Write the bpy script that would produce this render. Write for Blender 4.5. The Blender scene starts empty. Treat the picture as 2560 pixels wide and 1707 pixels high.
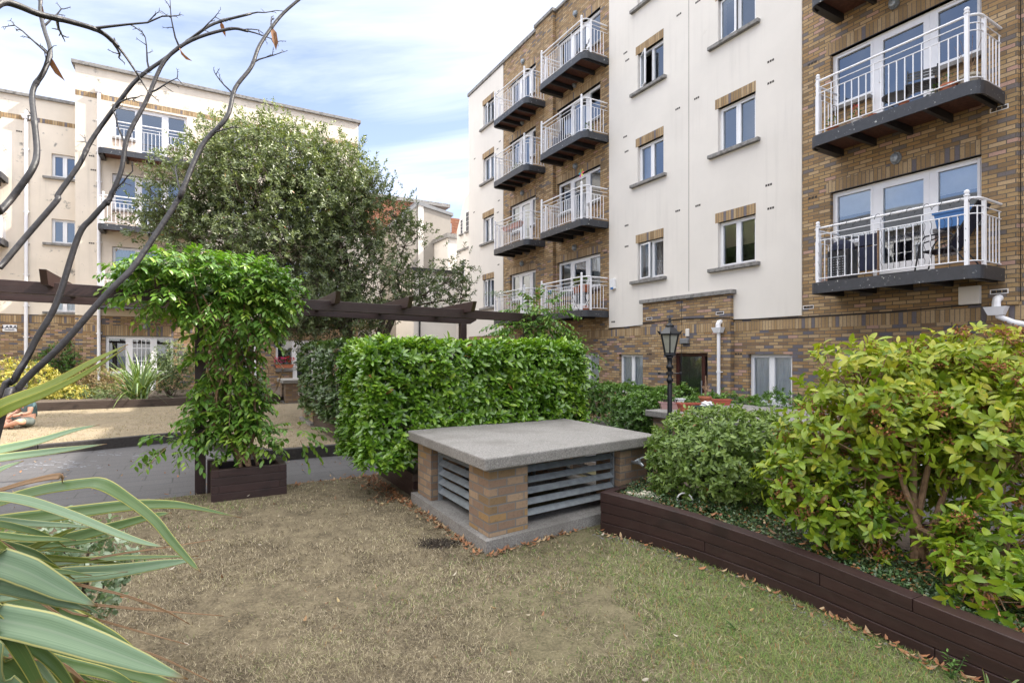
import bpy, bmesh, math, random
import numpy as np
from mathutils import Vector, Matrix
R = math.radians
scene = bpy.context.scene
COL = scene.collection
# ---------------------------------------------------------------- camera
cd = bpy.data.cameras.new("camera"); cam = bpy.data.objects.new("camera", cd); COL.objects.link(cam)
cam.location = (0, 0, 1.6); cam.rotation_euler = (R(90), 0, 0)
cd.sensor_width = 36.0; cd.lens = 18.98; cd.shift_y = 0.0123
cd.clip_start = 0.05; cd.clip_end = 3000
scene.camera = cam
# ---------------------------------------------------------------- light
SUN = Vector((1.041, 0.197, 1.10)).normalized()
sl = bpy.data.lights.new("sun", 'SUN'); so = bpy.data.objects.new("sun", sl); COL.objects.link(so)
sl.energy = 3.2; sl.angle = R(0.5); sl.color = (1.0, 0.93, 0.82)
so.rotation_euler = SUN.to_track_quat('Z', 'Y').to_euler(); so.location = (20, 0, 40)
scene.view_settings.view_transform = 'Standard'; scene.view_settings.look = 'None'
scene.view_settings.exposure = 1.76; scene.view_settings.gamma = 1.0
wd = bpy.data.worlds.new("World"); scene.world = wd; wd.use_nodes = True

def N(nt, t, **k):
    n = nt.nodes.new(t)
    for a, b in k.items(): setattr(n, a, b)
    return n
def L(nt, a, b): nt.links.new(a, b)
def ramp(nt, stops, fac=None, interp='LINEAR'):
    n = N(nt, 'ShaderNodeValToRGB'); e = n.color_ramp.elements; n.color_ramp.interpolation = interp
    while len(e) < len(stops): e.new(0.5)
    for i, (p, c) in enumerate(stops): e[i].position = p; e[i].color = (*c[:3], 1)
    if fac is not None: L(nt, fac, n.inputs[0])
    return n
def mix(nt, a, b, fac, blend='MIX'):
    n = N(nt, 'ShaderNodeMix', data_type='RGBA', blend_type=blend)
    for i, v in ((0, fac), (6, a), (7, b)):
        if hasattr(v, 'links'): L(nt, v, n.inputs[i])
        elif isinstance(v, (tuple, list)): n.inputs[i].default_value = (*v[:3], 1)
        else: n.inputs[i].default_value = v
    return n.outputs[2]
def mth(nt, op, a, b=0.0, c=0.0):
    n = N(nt, 'ShaderNodeMath', operation=op)
    for i, v in enumerate((a, b, c)):
        if hasattr(v, 'links'): L(nt, v, n.inputs[i])
        else: n.inputs[i].default_value = v
    return n.outputs[0]
def noise(nt, vec, scale, detail=4, rough=0.55, dist=0.0):
    n = N(nt, 'ShaderNodeTexNoise'); n.inputs['Scale'].default_value = scale; n.inputs['Detail'].default_value = detail
    n.inputs['Roughness'].default_value = rough; n.inputs['Distortion'].default_value = dist
    if vec is not None: L(nt, vec, n.inputs['Vector'])
    return n.outputs['Fac']
def mapping(nt, vec, scale=(1, 1, 1), rot=(0, 0, 0)):
    n = N(nt, 'ShaderNodeMapping'); n.inputs['Scale'].default_value = scale; n.inputs['Rotation'].default_value = rot
    L(nt, vec, n.inputs['Vector']); return n.outputs['Vector']
# sky: Nishita with thin wispy clouds high above
nt = wd.node_tree; bg = nt.nodes['Background']
sky = N(nt, 'ShaderNodeTexSky', sky_type='NISHITA'); sky.sun_disc = False
sky.sun_elevation = math.asin(SUN.z); sky.sun_rotation = math.atan2(SUN.x, SUN.y); sky.dust_density = 0.8; sky.ozone_density = 1.0
tc = N(nt, 'ShaderNodeTexCoord'); sx = N(nt, 'ShaderNodeSeparateXYZ'); L(nt, tc.outputs['Generated'], sx.inputs[0])
zz = mth(nt, 'ADD', mth(nt, 'MAXIMUM', sx.outputs[2], 0.0), 0.22)
cv = N(nt, 'ShaderNodeCombineXYZ'); L(nt, mth(nt, 'DIVIDE', sx.outputs[0], zz), cv.inputs[0]); L(nt, mth(nt, 'DIVIDE', sx.outputs[1], zz), cv.inputs[1])
cm = mapping(nt, cv.outputs[0], (1.0, 2.6, 1), (0, 0, R(62)))
c1 = noise(nt, cm, 0.75, 7, 0.60, 0.7); c2 = noise(nt, cv.outputs[0], 0.55, 3, 0.5, 0.3)
cl = mth(nt, 'ADD', mth(nt, 'MULTIPLY', c1, 0.62), mth(nt, 'MULTIPLY', c2, 0.5))
cr = ramp(nt, [(0.50, (0.06, 0.06, 0.06)), (0.63, (0.40, 0.40, 0.40)), (0.78, (0.95, 0.95, 0.95))], cl)
wc = mix(nt, mix(nt, sky.outputs[0], (0.98, 0.88, 0.92), 1.0, 'MULTIPLY'), (5.9, 5.95, 6.05), cr.outputs[0])
# unseen bright cloud layer overhead, added to lift the light in the shade
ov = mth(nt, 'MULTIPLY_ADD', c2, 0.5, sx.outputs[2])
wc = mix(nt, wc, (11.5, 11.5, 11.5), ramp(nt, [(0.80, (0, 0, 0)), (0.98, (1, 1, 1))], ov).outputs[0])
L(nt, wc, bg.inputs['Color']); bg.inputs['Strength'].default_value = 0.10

# ---------------------------------------------------------------- materials
def newmat(name):
    m = bpy.data.materials.new(name); m.use_nodes = True; nt = m.node_tree
    b = nt.nodes['Principled BSDF']; o = nt.nodes['Material Output']
    t = N(nt, 'ShaderNodeTexCoord')
    return m, nt, b, o, t.outputs['Object']
def bump(nt, b, h, strength=0.3, dist=0.01):
    n = N(nt, 'ShaderNodeBump'); n.inputs['Strength'].default_value = strength; n.inputs['Distance'].default_value = dist
    L(nt, h, n.inputs['Height']); L(nt, n.outputs[0], b.inputs['Normal'])
def simple(name, c, rough=0.5, metal=0.0, var=0.15, scale=6.0, bmp=0.0, bscale=60.0, dirt=None, spec=0.5, streak=0.0, perobj=0.0):
    m, nt, b, o, v = newmat(name)
    f = noise(nt, v, scale, 5, 0.6)
    lo = tuple(x * (1 - var) for x in c); hi = tuple(min(1, x * (1 + var)) for x in c)
    r = ramp(nt, [(0.3, lo), (0.7, hi)], f); colr = r.outputs[0]
    if dirt:
        d = ramp(nt, [(dirt[1], (0, 0, 0)), (dirt[2], (1, 1, 1))], noise(nt, v, dirt[3], 7, 0.7))
        colr = mix(nt, colr, dirt[0], d.outputs[0])
    if streak:
        s1 = ramp(nt, [(0.50, (0, 0, 0)), (0.72, (1, 1, 1))], noise(nt, mapping(nt, v, (7, 7, 0.28)), 1.0, 5, 0.65)); s2 = ramp(nt, [(0.42, (0, 0, 0)), (0.62, (1, 1, 1))], noise(nt, v, 0.5, 3, 0.5))
        colr = mix(nt, colr, tuple(x * 0.62 for x in c), mth(nt, 'MULTIPLY', mth(nt, 'MULTIPLY', s1.outputs[0], s2.outputs[0]), streak))
    L(nt, colr, b.inputs['Base Color']); b.inputs['Roughness'].default_value = rough; b.inputs['Metallic'].default_value = metal
    b.inputs['Specular IOR Level'].default_value = spec
    if bmp: bump(nt, b, noise(nt, v, bscale, 4, 0.6), bmp, 0.01)
    return m
def brickmat(name, stops, mortar, soldier=False, bw=0.222, rh=0.069, ms=0.006, stain=0.25):
    m, nt, b, o, v = newmat(name)
    s = N(nt, 'ShaderNodeSeparateXYZ'); L(nt, v, s.inputs[0])
    xy = mth(nt, 'ADD', s.outputs[0], s.outputs[1]); c = N(nt, 'ShaderNodeCombineXYZ')
    if soldier: L(nt, s.outputs[2], c.inputs[0]); L(nt, xy, c.inputs[1])
    else: L(nt, xy, c.inputs[0]); L(nt, s.outputs[2], c.inputs[1])
    w = N(nt, 'ShaderNodeTexNoise'); w.inputs['Scale'].default_value = 9; L(nt, v, w.inputs['Vector'])
    vv = N(nt, 'ShaderNodeVectorMath', operation='MULTIPLY_ADD'); vv.inputs[1].default_value = (0.004, 0.004, 0.0)
    L(nt, w.outputs['Color'], vv.inputs[0]); L(nt, c.outputs[0], vv.inputs[2])
    br = N(nt, 'ShaderNodeTexBrick'); L(nt, vv.outputs[0], br.inputs['Vector'])
    br.inputs['Color1'].default_value = (0, 0, 0, 1); br.inputs['Color2'].default_value = (1, 1, 1, 1); br.inputs['Mortar'].default_value = (.5, .5, .5, 1)
    br.inputs['Scale'].default_value = 1; br.inputs['Brick Width'].default_value = 2.0 if soldier else bw; br.inputs['Row Height'].default_value = rh
    br.inputs['Mortar Size'].default_value = ms; br.inputs['Mortar Smooth'].default_value = 0.15; br.inputs['Bias'].default_value = 0.0
    wn = N(nt, 'ShaderNodeTexWhiteNoise', noise_dimensions='2D'); sv = N(nt, 'ShaderNodeSeparateXYZ'); L(nt, vv.outputs[0], sv.inputs[0]); row = mth(nt, 'FLOOR', mth(nt, 'DIVIDE', sv.outputs[1], rh)); wn_c = N(nt, 'ShaderNodeCombineXYZ')
    L(nt, mth(nt, 'MULTIPLY', br.outputs['Color'], 37.0), wn_c.inputs[0]); L(nt, row, wn_c.inputs[1]); L(nt, wn_c.outputs[0], wn.inputs['Vector'])
    cr = ramp(nt, stops, wn.outputs['Value'] if not soldier else br.outputs['Color'], 'CONSTANT')
    n1 = noise(nt, v, 38, 5, 0.7); n2 = noise(nt, v, 1.3, 4, 0.6); n3 = noise(nt, v, 130, 3, 0.7)
    col = mix(nt, cr.outputs[0], (0.03, 0.026, 0.024), mth(nt, 'MULTIPLY', ramp(nt, [(0.52, (0, 0, 0)), (0.75, (1, 1, 1))], n1).outputs[0], 0.55))
    col = mix(nt, col, (0.35, 0.24, 0.12), mth(nt, 'MULTIPLY', n3, 0.22))
    col = mix(nt, col, mortar, br.outputs['Fac'])
    col = mix(nt, col, (0.045, 0.04, 0.034), mth(nt, 'MULTIPLY', ramp(nt, [(0.5, (0, 0, 0)), (0.75, (1, 1, 1))], n2).outputs[0], stain))
    L(nt, col, b.inputs['Base Color']); b.inputs['Roughness'].default_value = 0.85
    h = mth(nt, 'ADD', mth(nt, 'MULTIPLY', mth(nt, 'SUBTRACT', 1.0, br.outputs['Fac']), 1.0), mth(nt, 'MULTIPLY', n1, 0.5))
    bump(nt, b, h, 0.55, 0.006)
    return m
BUFF = [(0.0, (0.104, 0.106, 0.145)), (0.16, (0.177, 0.109, 0.063)), (0.27, (0.319, 0.189, 0.081)), (0.42, (0.397, 0.270, 0.138)), (0.58, (0.259, 0.166, 0.085)), (0.68, (0.441, 0.310, 0.177)), (0.82, (0.342, 0.230, 0.112)), (0.93, (0.441, 0.270, 0.216))]
BUFFS = [(0.0, (0.130, 0.124, 0.155)), (0.1, (0.271, 0.175, 0.084)), (0.3, (0.401, 0.276, 0.148)), (0.5, (0.314, 0.203, 0.096)), (0.65, (0.455, 0.328, 0.186)), (0.85, (0.357, 0.237, 0.122))]
M = {}
BUFFU = [(0.0, (0.135, 0.123, 0.133)), (0.07, (0.213, 0.135, 0.067)), (0.22, (0.336, 0.204, 0.088)), (0.42, (0.415, 0.280, 0.140)), (0.58, (0.286, 0.181, 0.087)), (0.68, (0.460, 0.322, 0.180)), (0.82, (0.359, 0.240, 0.113)), (0.95, (0.448, 0.274, 0.220))]
M['brick_upper'] = brickmat('buff_brick_upper', BUFFU, (0.115, 0.095, 0.075), ms=.0075)
M['brick'] = brickmat('buff_brick', BUFF, (0.125, 0.105, 0.09), ms=.0075)
M['soldier'] = brickmat('buff_brick_soldier', BUFFS, (0.14, 0.12, 0.10), True)
M['pier_brick'] = brickmat('pier_brick', [(0, (0.20, 0.13, 0.095)), (0.3, (0.27, 0.185, 0.125)), (0.6, (0.27, 0.165, 0.072)), (0.75, (0.30, 0.21, 0.14)), (0.9, (0.18, 0.115, 0.06))], (0.155, 0.145, 0.135), bw=0.2, rh=0.0715, ms=0.007, stain=0.15)
M['red_brick'] = brickmat('red_brick', [(0, (0.17, 0.045, 0.022)), (0.3, (0.25, 0.075, 0.036)), (0.7, (0.21, 0.058, 0.027)), (0.9, (0.29, 0.14, 0.085))], (0.24, 0.13, 0.09), stain=0.2)
M['cream'] = simple('cream_render', (0.70, 0.66, 0.61), 0.9, var=0.05, scale=0.7, bmp=0.12, bscale=90, streak=0.22, dirt=((0.42, 0.37, 0.31), 0.68, 0.95, 0.9))
M['cream_stained'] = simple('weathered_cream_render', (0.70, 0.62, 0.52), 0.9, var=0.08, scale=0.9, bmp=0.12, bscale=90, streak=0.4, dirt=((0.20, 0.19, 0.175), 0.60, 0.68, 2.3))
M['grey_render'] = simple('grey_cement_render', (0.30, 0.275, 0.245), 0.92, var=0.10, scale=0.8, dirt=((0.25, 0.22, 0.19), 0.55, 0.8, 1.1))
M['coping'] = simple('weathered_stone_coping', (0.24, 0.23, 0.22), 0.9, var=0.25, scale=9, bmp=0.3, bscale=50, dirt=((0.06, 0.06, 0.055), 0.5, 0.72, 7))
M['upvc'] = simple('white_upvc', (0.82, 0.82, 0.84), 0.32, var=0.02)
M['white_paint'] = simple('white_painted_steel', (0.80, 0.80, 0.83), 0.38, var=0.04, dirt=((0.35, 0.28, 0.22), 0.68, 0.85, 9))
M['dark_steel'] = simple('dark_painted_steel', (0.035, 0.037, 0.044), 0.45, var=0.2, scale=12, dirt=((0.50, 0.50, 0.48), 0.63, 0.67, 13))
M['joist'] = simple('black_steel_joist', (0.022, 0.022, 0.024), 0.5, var=0.2)
M['soffit'] = simple('red_brown_timber_soffit', (0.115, 0.045, 0.028), 0.7, var=0.4, scale=18, bmp=0.2)
M['dark_room'] = simple('room_interior', (0.06, 0.06, 0.065), 0.9, var=0.1)
M['lead'] = simple('grey_lead_flashing', (0.19, 0.195, 0.205), 0.55, var=0.15)
M['slate'] = simple('grey_slate_roof', (0.085, 0.08, 0.08), 0.7, var=0.3, scale=20)
M['galv'] = simple('galvanised_steel', (0.30, 0.33, 0.36), 0.42, metal=0.55, var=0.22, scale=14, bmp=0.05)
M['terracotta'] = simple('terracotta_clay', (0.40, 0.135, 0.07), 0.75, var=0.2, scale=12)
M['red_plastic'] = simple('red_brown_plastic', (0.38, 0.085, 0.05), 0.45, var=0.12)
M['pink_plastic'] = simple('dusty_pink_plastic', (0.42, 0.26, 0.245), 0.5, var=0.1)
M['green_plastic'] = simple('dark_green_plastic', (0.03, 0.07, 0.06), 0.45, var=0.15)
M['white_plastic'] = simple('white_plastic', (0.75, 0.75, 0.76), 0.45, var=0.05)
M['blue_plastic'] = simple('blue_plastic', (0.05, 0.17, 0.42), 0.4, var=0.1)
M['navy_fabric'] = simple('navy_fabric', (0.018, 0.022, 0.05), 0.85, var=0.2)
M['black_metal'] = simple('black_metal', (0.012, 0.013, 0.016), 0.35, var=0.3)
M['lamp_black'] = simple('black_gloss_iron', (0.006, 0.007, 0.011), 0.38, var=0.3, dirt=((0.25, 0.25, 0.25), 0.72, 0.80, 25))
M['soil'] = simple('dry_soil', (0.075, 0.055, 0.04), 0.95, var=0.5, scale=25, bmp=0.8, bscale=40)
M['bark'] = simple('grey_brown_bark', (0.075, 0.055, 0.04), 0.9, var=0.4, scale=22, bmp=0.6, bscale=40)
M['pale_stem'] = simple('pale_woody_stem', (0.26, 0.165, 0.10), 0.85, var=0.35, scale=30, bmp=0.5, bscale=60)
M['dark_twig'] = simple('dark_twig', (0.035, 0.026, 0.02), 0.85, var=0.3, scale=30)
M['skin'] = simple('skin', (0.60, 0.33, 0.23), 0.5, var=0.06)
M['teal_cloth'] = simple('teal_grey_cotton', (0.09, 0.155, 0.175), 0.9, var=0.15)
M['khaki_cloth'] = simple('grey_green_cotton', (0.12, 0.14, 0.13), 0.9, var=0.15)
M['pink_cloth'] = simple('bright_pink_cotton', (0.75, 0.03, 0.28), 0.85, var=0.1)
M['hair'] = simple('dark_brown_hair', (0.03, 0.018, 0.012), 0.6, var=0.3)
M['black_rubber'] = simple('black_rubber', (0.012, 0.012, 0.014), 0.6, var=0.2)
M['kerb_timber'] = simple('black_timber_edging', (0.028, 0.024, 0.023), 0.75, var=0.4, scale=20, bmp=0.4)
M['lantern_glass'] = simple('frosted_lantern_glass', (0.30, 0.30, 0.26), 0.15, var=0.15, scale=9)
M['door_wood'] = simple('dark_red_door_wood', (0.055, 0.016, 0.012), 0.4, var=0.25, scale=15)
M['brown_blind'] = simple('brown_roller_blind', (0.10, 0.04, 0.025), 0.6, var=0.15)
M['burlap'] = simple('pale_sacking', (0.42, 0.38, 0.31), 0.95, var=0.2, scale=20, bmp=0.5)
M['curtain'] = simple('net_curtain', (0.78, 0.82, 0.84), 0.9, var=0.06)
M['blue_curtain'] = simple('blue_curtain', (0.22, 0.30, 0.48), 0.9, var=0.12)
M['cream_blind'] = simple('cream_roller_blind', (0.60, 0.53, 0.40), 0.8, var=0.04)
M['airbrick'] = simple('air_brick_slots', (0.05, 0.042, 0.038), 0.9, var=0.3)
def concrete():
    m, nt, b, o, v = newmat('exposed_aggregate_concrete')
    a = noise(nt, v, 75, 4, 0.8); c = noise(nt, v, 2.2, 5, 0.6); vo = N(nt, 'ShaderNodeTexVoronoi'); vo.inputs['Scale'].default_value = 45; L(nt, v, vo.inputs['Vector'])
    r = ramp(nt, [(0.3, (0.10, 0.094, 0.088)), (0.5, (0.215, 0.205, 0.195)), (0.7, (0.34, 0.325, 0.31))], a)
    col = mix(nt, r.outputs[0], (0.12, 0.11, 0.10), ramp(nt, [(0.45, (0, 0, 0)), (0.8, (.8, .8, .8))], c).outputs[0])
    pits = ramp(nt, [(0.06, (1, 1, 1)), (0.16, (0, 0, 0))], vo.outputs['Distance'])
    col = mix(nt, col, (0.05, 0.047, 0.043), mth(nt, 'MULTIPLY', pits.outputs[0], 0.8))
    L(nt, col, b.inputs['Base Color']); b.inputs['Roughness'].default_value = 0.9
    bump(nt, b, mth(nt, 'SUBTRACT', a, pits.outputs[0]), 0.6, 0.006); return m
M['concrete'] = concrete()
def timber(name, c, axis=0, knots=True, rough=0.55):
    m, nt, b, o, v = newmat(name)
    sc = [30, 30, 30]; sc[axis] = 1.6
    g = noise(nt, mapping(nt, v, tuple(sc)), 1.0, 5, 0.65, 0.4); p = noise(nt, v, 3.0, 3, 0.5)
    r = ramp(nt, [(0.25, tuple(x * .55 for x in c)), (0.55, c), (0.8, tuple(x * 1.5 for x in c))], g)
    col = mix(nt, r.outputs[0], tuple(x * 0.35 for x in c), ramp(nt, [(0.62, (0, 0, 0)), (0.72, (1, 1, 1))], p).outputs[0])
    col = mix(nt, col, (0.10, 0.08, 0.072), mth(nt, 'MULTIPLY', ramp(nt, [(0.5, (0, 0, 0)), (0.8, (1, 1, 1))], noise(nt, v, 7, 6, .7)).outputs[0], 0.18))
    oi = N(nt, 'ShaderNodeObjectInfo'); col = mix(nt, col, tuple(min(1, x * 1.9) for x in c), mth(nt, 'MULTIPLY', oi.outputs['Random'], 0.35))
    L(nt, col, b.inputs['Base Color']); b.inputs['Roughness'].default_value = rough; bump(nt, b, g, 0.5, 0.005); return m
M['timber'] = timber('stained_red_brown_timber', (0.024, 0.0098, 0.0088))
M['timber_y'] = timber('stained_red_brown_timber_y', (0.024, 0.0098, 0.0088), 1)
M['timber_z'] = timber('stained_red_brown_timber_z', (0.024, 0.0098, 0.0088), 2)
M['old_timber'] = timber('weathered_brown_timber', (0.055, 0.038, 0.030), 0, rough=0.8)
M['pergola_timber'] = timber('pergola_timber', (0.026, 0.011, 0.0095))
M['pergola_timber_y'] = timber('pergola_timber_y', (0.026, 0.011, 0.0095), 1)
def glassmat(name='window_glass', ior=2.7, tr=(0.90, 0.93, 0.95, 1)):
    m = bpy.data.materials.new(name); m.use_nodes = True; nt = m.node_tree; nt.nodes.remove(nt.nodes['Principled BSDF']); o = nt.nodes['Material Output']
    fr = N(nt, 'ShaderNodeFresnel'); fr.inputs['IOR'].default_value = ior
    t = N(nt, 'ShaderNodeBsdfTransparent'); t.inputs[0].default_value = tr
    g = N(nt, 'ShaderNodeBsdfGlossy'); g.inputs['Roughness'].default_value = 0.015; g.inputs['Color'].default_value = (0.80, 0.89, 1, 1)
    tc = N(nt, 'ShaderNodeTexCoord'); bp = N(nt, 'ShaderNodeBump'); bp.inputs['Strength'].default_value = 0.02; bp.inputs['Distance'].default_value = 0.05
    L(nt, noise(nt, tc.outputs['Object'], 1.2, 1, 0.4), bp.inputs['Height']); L(nt, bp.outputs[0], g.inputs['Normal'])
    ms = N(nt, 'ShaderNodeMixShader'); L(nt, fr.outputs[0], ms.inputs[0]); L(nt, t.outputs[0], ms.inputs[1]); L(nt, g.outputs[0], ms.inputs[2]); L(nt, ms.outputs[0], o.inputs[0])
    return m
M['glass'] = glassmat(); M['clear_glass'] = glassmat('clear_window_glass', 1.6, (0.97, 0.98, 0.98, 1))
def leafmat(name, cols, rough=0.42, transl=0.28, spec=0.5, tint=(1.0, 1.15, 0.45), brown=(0.30, 0.13, 0.05)):
    m, nt, b, o, v = newmat(name)
    at = N(nt, 'ShaderNodeAttribute', attribute_name='rnd')
    n = len(cols); r = ramp(nt, [(i / max(1, n - 1) * 0.94, c) for i, c in enumerate(cols)] + [(0.965, cols[-1]), (0.985, brown)], at.outputs['Fac'])
    L(nt, r.outputs[0], b.inputs['Base Color']); b.inputs['Roughness'].default_value = rough; b.inputs['Specular IOR Level'].default_value = spec
    tr = N(nt, 'ShaderNodeBsdfTranslucent'); L(nt, mix(nt, r.outputs[0], tint, 1.0, 'MULTIPLY'), tr.inputs[0])
    sc = N(nt, 'ShaderNodeMix', data_type='RGBA', blend_type='MULTIPLY')
    ms = N(nt, 'ShaderNodeMixShader'); ms.inputs[0].default_value = transl
    L(nt, b.outputs[0], ms.inputs[1]); L(nt, tr.outputs[0], ms.inputs[2]); L(nt, ms.outputs[0], o.inputs[0]); return m

# ---------------------------------------------------------------- mesh helpers
class MB:
    def __init__(s): s.v = []; s.f = []
    def add(s, vs, fs):
        o = len(s.v); s.v += [tuple(p) for p in vs]; s.f += [tuple(i + o for i in f) for f in fs]; return s
    def box(s, x0, x1, y0, y1, z0, z1):
        return s.add([(x0, y0, z0), (x1, y0, z0), (x1, y1, z0), (x0, y1, z0), (x0, y0, z1), (x1, y0, z1), (x1, y1, z1), (x0, y1, z1)],
                     [(0, 3, 2, 1), (4, 5, 6, 7), (0, 1, 5, 4), (1, 2, 6, 5), (2, 3, 7, 6), (3, 0, 4, 7)])
    def obox(s, c, ax, ay, az):
        c = Vector(c); ax, ay, az = Vector(ax), Vector(ay), Vector(az)
        vs = [c + i * ax + j * ay + k * az for k in (-1, 1) for j in (-1, 1) for i in (-1, 1)]
        return s.add(vs, [(0, 2, 3, 1), (4, 5, 7, 6), (0, 1, 5, 4), (1, 3, 7, 5), (3, 2, 6, 7), (2, 0, 4, 6)])
    def bar(s, p, q, w, h, up=(0, 0, 1)):
        p, q = Vector(p), Vector(q); d = q - p; l = d.length; d.normalize(); sd = d.cross(Vector(up))
        if sd.length < 1e-4: sd = d.cross(Vector((1, 0, 0)))
        sd.normalize(); u = sd.cross(d)
        return s.obox((p + q) / 2, d * l / 2, sd * w / 2, u * h / 2)
    def tube(s, pts, r, n=8, cap=True):
        pts = [Vector(p) for p in pts]; k = len(pts); rs = r if isinstance(r, (list, tuple)) else [r] * k
        ref = None; vs = []; fs = []
        for i, p in enumerate(pts):
            d = (pts[min(i + 1, k - 1)] - pts[max(i - 1, 0)])
            if d.length < 1e-7: d = Vector((0, 0, 1))
            d.normalize()
            if ref is None: ref = d.orthogonal().normalized()
            ref = ref - d * ref.dot(d)
            if ref.length < 1e-5: ref = d.orthogonal()
            ref.normalize(); b = d.cross(ref)
            for j in range(n):
                a = 2 * math.pi * j / n; vs.append(p + (ref * math.cos(a) + b * math.sin(a)) * rs[i])
        for i in range(k - 1):
            for j in range(n): fs.append((i * n + j, i * n + (j + 1) % n, (i + 1) * n + (j + 1) % n, (i + 1) * n + j))
        if cap: fs.append(tuple(range(n - 1, -1, -1))); fs.append(tuple((k - 1) * n + j for j in range(n)))
        return s.add(vs, fs)
    def lathe(s, prof, n=14, c=(0, 0, 0)):
        vs = []; fs = []
        for r, z in prof:
            for j in range(n): a = 2 * math.pi * j / n; vs.append((c[0] + r * math.cos(a), c[1] + r * math.sin(a), c[2] + z))
        for i in range(len(prof) - 1):
            for j in range(n): fs.append((i * n + j, i * n + (j + 1) % n, (i + 1) * n + (j + 1) % n, (i + 1) * n + j))
        fs.append(tuple(range(n - 1, -1, -1))); fs.append(tuple((len(prof) - 1) * n + j for j in range(n)))
        return s.add(vs, fs)
    def prism(s, poly, z0, z1):
        n = len(poly); vs = [(x, y, z0) for x, y in poly] + [(x, y, z1) for x, y in poly]
        return s.add(vs, [tuple(range(n - 1, -1, -1)), tuple(range(n, 2 * n))] + [(i, (i + 1) % n, n + (i + 1) % n, n + i) for i in range(n)])
    def build(s, name, m, parent=None, bev=0.0, smooth=False, loc=None):
        me = bpy.data.meshes.new(name); me.from_pydata(s.v, [], s.f); me.materials.append(M[m] if isinstance(m, str) else m)
        if smooth: me.polygons.foreach_set('use_smooth', [True] * len(me.polygons))
        o = bpy.data.objects.new(name, me); COL.objects.link(o)
        if parent is not None: o.parent = parent
        if loc is not None: o.location = loc
        if bev:
            b = o.modifiers.new('bevel', 'BEVEL'); b.width = bev; b.segments = 2; b.limit_method = 'ANGLE'
        me.update(); return o
def tag(o, label=None, cat=None, group=None, kind=None):
    if label: o['label'] = label
    if cat: o['category'] = cat
    if group: o['group'] = group
    if kind: o['kind'] = kind
    return o
def thing(name, label, cat, loc=(0, 0, 0), rz=0.0, group=None):
    o = bpy.data.objects.new(name, None); COL.objects.link(o); o.location = loc; o.rotation_euler = (0, 0, rz); o.empty_display_size = 0.2
    return tag(o, label, cat, group)
def copy_tree(o, parent=None, **k):
    c = o.copy(); COL.objects.link(c); c.parent = parent
    for ch in list(o.children): copy_tree(ch, c)
    return c
C30, S30 = math.cos(R(30)), 0.5
def P(a, b, z=0.0): return Vector((C30 * b - S30 * a, S30 * b + C30 * a, z))
def U(u, v, Y): return Vector(((u - 1280) / 1350 * Y, Y, 1.6 - (v - 885) / 1350 * Y))   # pixel bearing at a chosen depth

def wall(x0, x1, z0, z1, y, th, holes):
    """a wall slab facing -y with openings, reveals included"""
    m = MB(); xs = sorted({x0, x1, *[h[0] for h in holes], *[h[1] for h in holes]}); zs = sorted({z0, z1, *[h[2] for h in holes], *[h[3] for h in holes]})
    xs = [x for x in xs if x0 - 1e-6 <= x <= x1 + 1e-6]; zs = [z for z in zs if z0 - 1e-6 <= z <= z1 + 1e-6]
    nx, nz = len(xs) - 1, len(zs) - 1
    def solid(i, j):
        if i < 0 or j < 0 or i >= nx or j >= nz: return False
        cx, cz = (xs[i] + xs[i + 1]) / 2, (zs[j] + zs[j + 1]) / 2
        return not any(h[0] < cx < h[1] and h[2] < cz < h[3] for h in holes)
    for i in range(nx):
        for j in range(nz):
            if not solid(i, j): continue
            a, b, c, d = xs[i], xs[i + 1], zs[j], zs[j + 1]; y1 = y + th
            m.add([(a, y, c), (b, y, c), (b, y, d), (a, y, d)], [(0, 1, 2, 3)])
            if not solid(i - 1, j): m.add([(a, y1, c), (a, y, c), (a, y, d), (a, y1, d)], [(0, 1, 2, 3)])
            if not solid(i + 1, j): m.add([(b, y, c), (b, y1, c), (b, y1, d), (b, y, d)], [(0, 1, 2, 3)])
            if not solid(i, j - 1): m.add([(a, y1, c), (b, y1, c), (b, y, c), (a, y, c)], [(0, 1, 2, 3)])
            if not solid(i, j + 1): m.add([(a, y, d), (b, y, d), (b, y1, d), (a, y1, d)], [(0, 1, 2, 3)])
    return m
def curtain_mb(x0, x1, z0, z1, y, amp=0.02, per=0.09):
    m = MB(); n = max(4, int((x1 - x0) / per * 6)); vs = []
    for i in range(n + 1):
        x = x0 + (x1 - x0) * i / n; yy = y + amp * math.sin(2 * math.pi * x / per) + amp * .5 * math.sin(x * 23)
        vs += [(x, yy, z0), (x, yy, z1)]
    return m.add(vs, [(2 * i, 2 * i + 2, 2 * i + 3, 2 * i + 1) for i in range(n)])
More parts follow.
